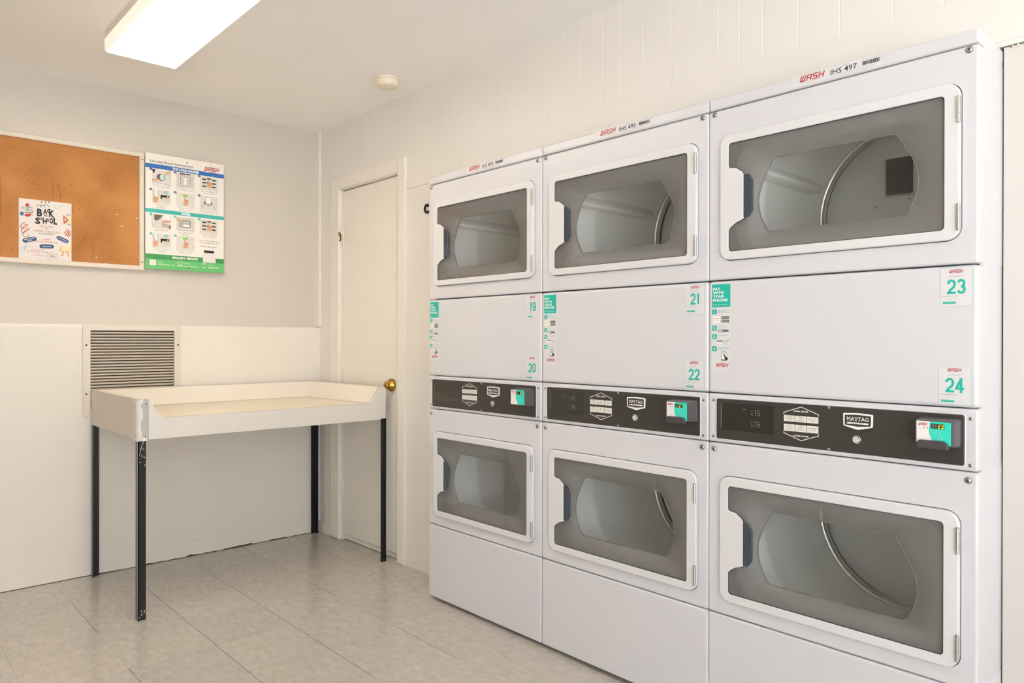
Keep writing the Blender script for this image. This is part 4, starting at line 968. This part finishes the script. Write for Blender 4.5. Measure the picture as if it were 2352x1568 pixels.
    b.rect(x - .026, x + .026, zz(.825), zz(.803), 'ink', 2); b.rect(x - .031, x + .034, zz(.912), zz(.832), 'paper_white', 3); b.rect(x - .029, x - .006, zz(.838), zz(.836), 'ink_light', 4)
    b.rrect(.020, .049, zz(.968), zz(.920), .002, 'print_white', 2); b.text('WASH', .0345, zz(.938), .005, 'wash_red', 3, w=.020); b.text('CONNECT', .0345, zz(.950), .0028, 'ink_light', 3, w=.018)
    b.text('Use the', .056, zz(.935), .006, 'print_white', 2, al='l', w=.026); b.text('WASH-Connect App', .056, zz(.957), .0075, 'print_white', 2, al='l', w=.082, bold=.02)
    b.stroke(rr(.154, .174, zz(.950), zz(.922), .002, 3), .0016, 'print_white', 2, True); b.rect(.150, .178, zz(.962), zz(.957), 'print_white', 2); b.text('Online at', .182, zz(.935), .006, 'print_white', 2, al='l', w=.032); b.text('wash.com/service', .182, zz(.957), .0070, 'print_white', 2, al='l', w=.070)
    b.rect(.145, .1457, zz(.966), zz(.918), 'teal_pale', 2); b.rect(.266, .2667, zz(.966), zz(.918), 'teal_pale', 2)
    b.ring(.285, zz(.936), .008, .0022, 'print_white', 2, -.3, PI + .3); b.rect(.276, .294, zz(.962), zz(.957), 'print_white', 2); b.text('Call/Text', .303, zz(.935), .006, 'print_white', 2, al='l', w=.030); b.text('800-342-5932', .303, zz(.957), .0072, 'print_white', 2, al='l', w=.058, bold=.015)
    b.text('REV 0423', .352, zz(.984), .003, 'green_dark', 2)
    for f, x in ((.033, .198), (.975, .205)): b.disc(x, zz(f), .0032, 'ink', 5, 14)
    b.build('poster_sheet', t)
    b = MB(); b.box(.01, .06, 0, .031, .25, .32, 'board_frame'); b.box(W - .06, W - .01, 0, .031, .25, .32, 'board_frame'); b.build('mounting_block', t)
poster()

# ------------------------------------------------------------------ ceiling things
def ceiling_light():
    t = thing('ceiling_light', 'long fluorescent ceiling light with a wraparound acrylic diffuser', 'ceiling light', (.894, 2.56, HC))
    hw, L0, L1 = .140, -.61, .61; zb = -.083
    b = MB(); b.box(-.1345, .1345, L0 + .003, L1 - .003, -.034, -.0005, 'lamp_housing'); b.build('housing', t)
    sec = [(-.132, -.030), (-.138, -.050)]
    for k in range(5): q = PI + k / 4 * PI / 2; sec.append((-.120 + .016 * math.cos(q), -.067 + .016 * math.sin(q)))
    sec = [(-.136, -.032), (-.1365, -.070), (-.1345, -.077), (-.130, -.0815), (-.124, -.083)]
    sec = sec + [(-x, z) for x, z in sec[::-1]]
    b = MB()
    for part, mm in ((sec[:4], 'diffuser_side'), (sec[3:-3], 'diffuser'), (sec[-4:], 'diffuser_side')):
        b.loops([[(x, y, z) for x, z in part] for y in (L0, L1)], mm, smooth=True, closed=False)
    for y, fl in ((L0, False), (L1, True)):
        n = len(sec); b.add([(x, y, z) for x, z in sec], [tuple(range(n)) if fl else tuple(range(n))[::-1]], 'diffuser_side')
    b.build('diffuser', t)
    for x in (-.060, .060):
        b = MB(); b.lathe([(.010, 0), (.0125, .004), (.0125, 1.126), (.010, 1.13)], (x, -.565, -.052), (0, 1, 0), 'tube', n=16); b.build('fluorescent_tube', t)
        for y in (-.59, .568):
            b = MB(); b.box(x - .012, x + .012, y, y + .022, -.066, -.034, 'lamp_housing'); b.build('tube_holder', t)
ceiling_light()
def detector():
    t = thing('smoke_detector', 'small round cream smoke detector on the ceiling', 'smoke detector', (1.862, 2.862, HC))
    b = MB(); b.lathe([(.058, 0), (.058, .004), (.056, .007), (.050, .008)], (0, 0, 0), (0, 0, -1), 'detector', n=36); b.build('base_plate', t)
    b = MB(); b.lathe([(.0505, .007), (.0515, .012), (.0515, .026), (.049, .033), (.043, .037), (.010, .038), (.001, .038)], (0, 0, 0), (0, 0, -1), 'detector', n=36)
    b.lathe([(.0018, .0375), (.0012, .039)], (.012, -.034, 0), (0, 0, -1), 'ink', n=8); b.build('cover', t)
detector()
def hook():
    t = thing('wall_hook', 'small dark round wall hook beside the upper left dryer', 'hook', (XW, 2.807, 1.740), RW)
    b = MB(); b.lathe([(.007, 0), (.007, .002), (.004, .003), (.0025, .006)], (.012, 0, .014), (0, -1, 0), 'hook_dark', n=14)
    b.build('hook_plate', t)
    b = MB(); b.tube([(.012 + .017 * math.cos(q), -.008, -.001 + .019 * math.sin(q)) for q in [PI * .42 + k * PI * 1.35 / 14 for k in range(15)]], .0048, 'hook_dark'); b.tube([(.012, -.004, .014), (.014, -.008, .016)], .003, 'hook_dark'); b.build('hook_curl', t)
hook()
for o in list(sc.objects):
    if o.type == 'MESH' and o.name.split('.')[0] in ('trim_1', 'baseboard_back', 'tray_lining', 'frame', 'louvers'): fix_normals(o)
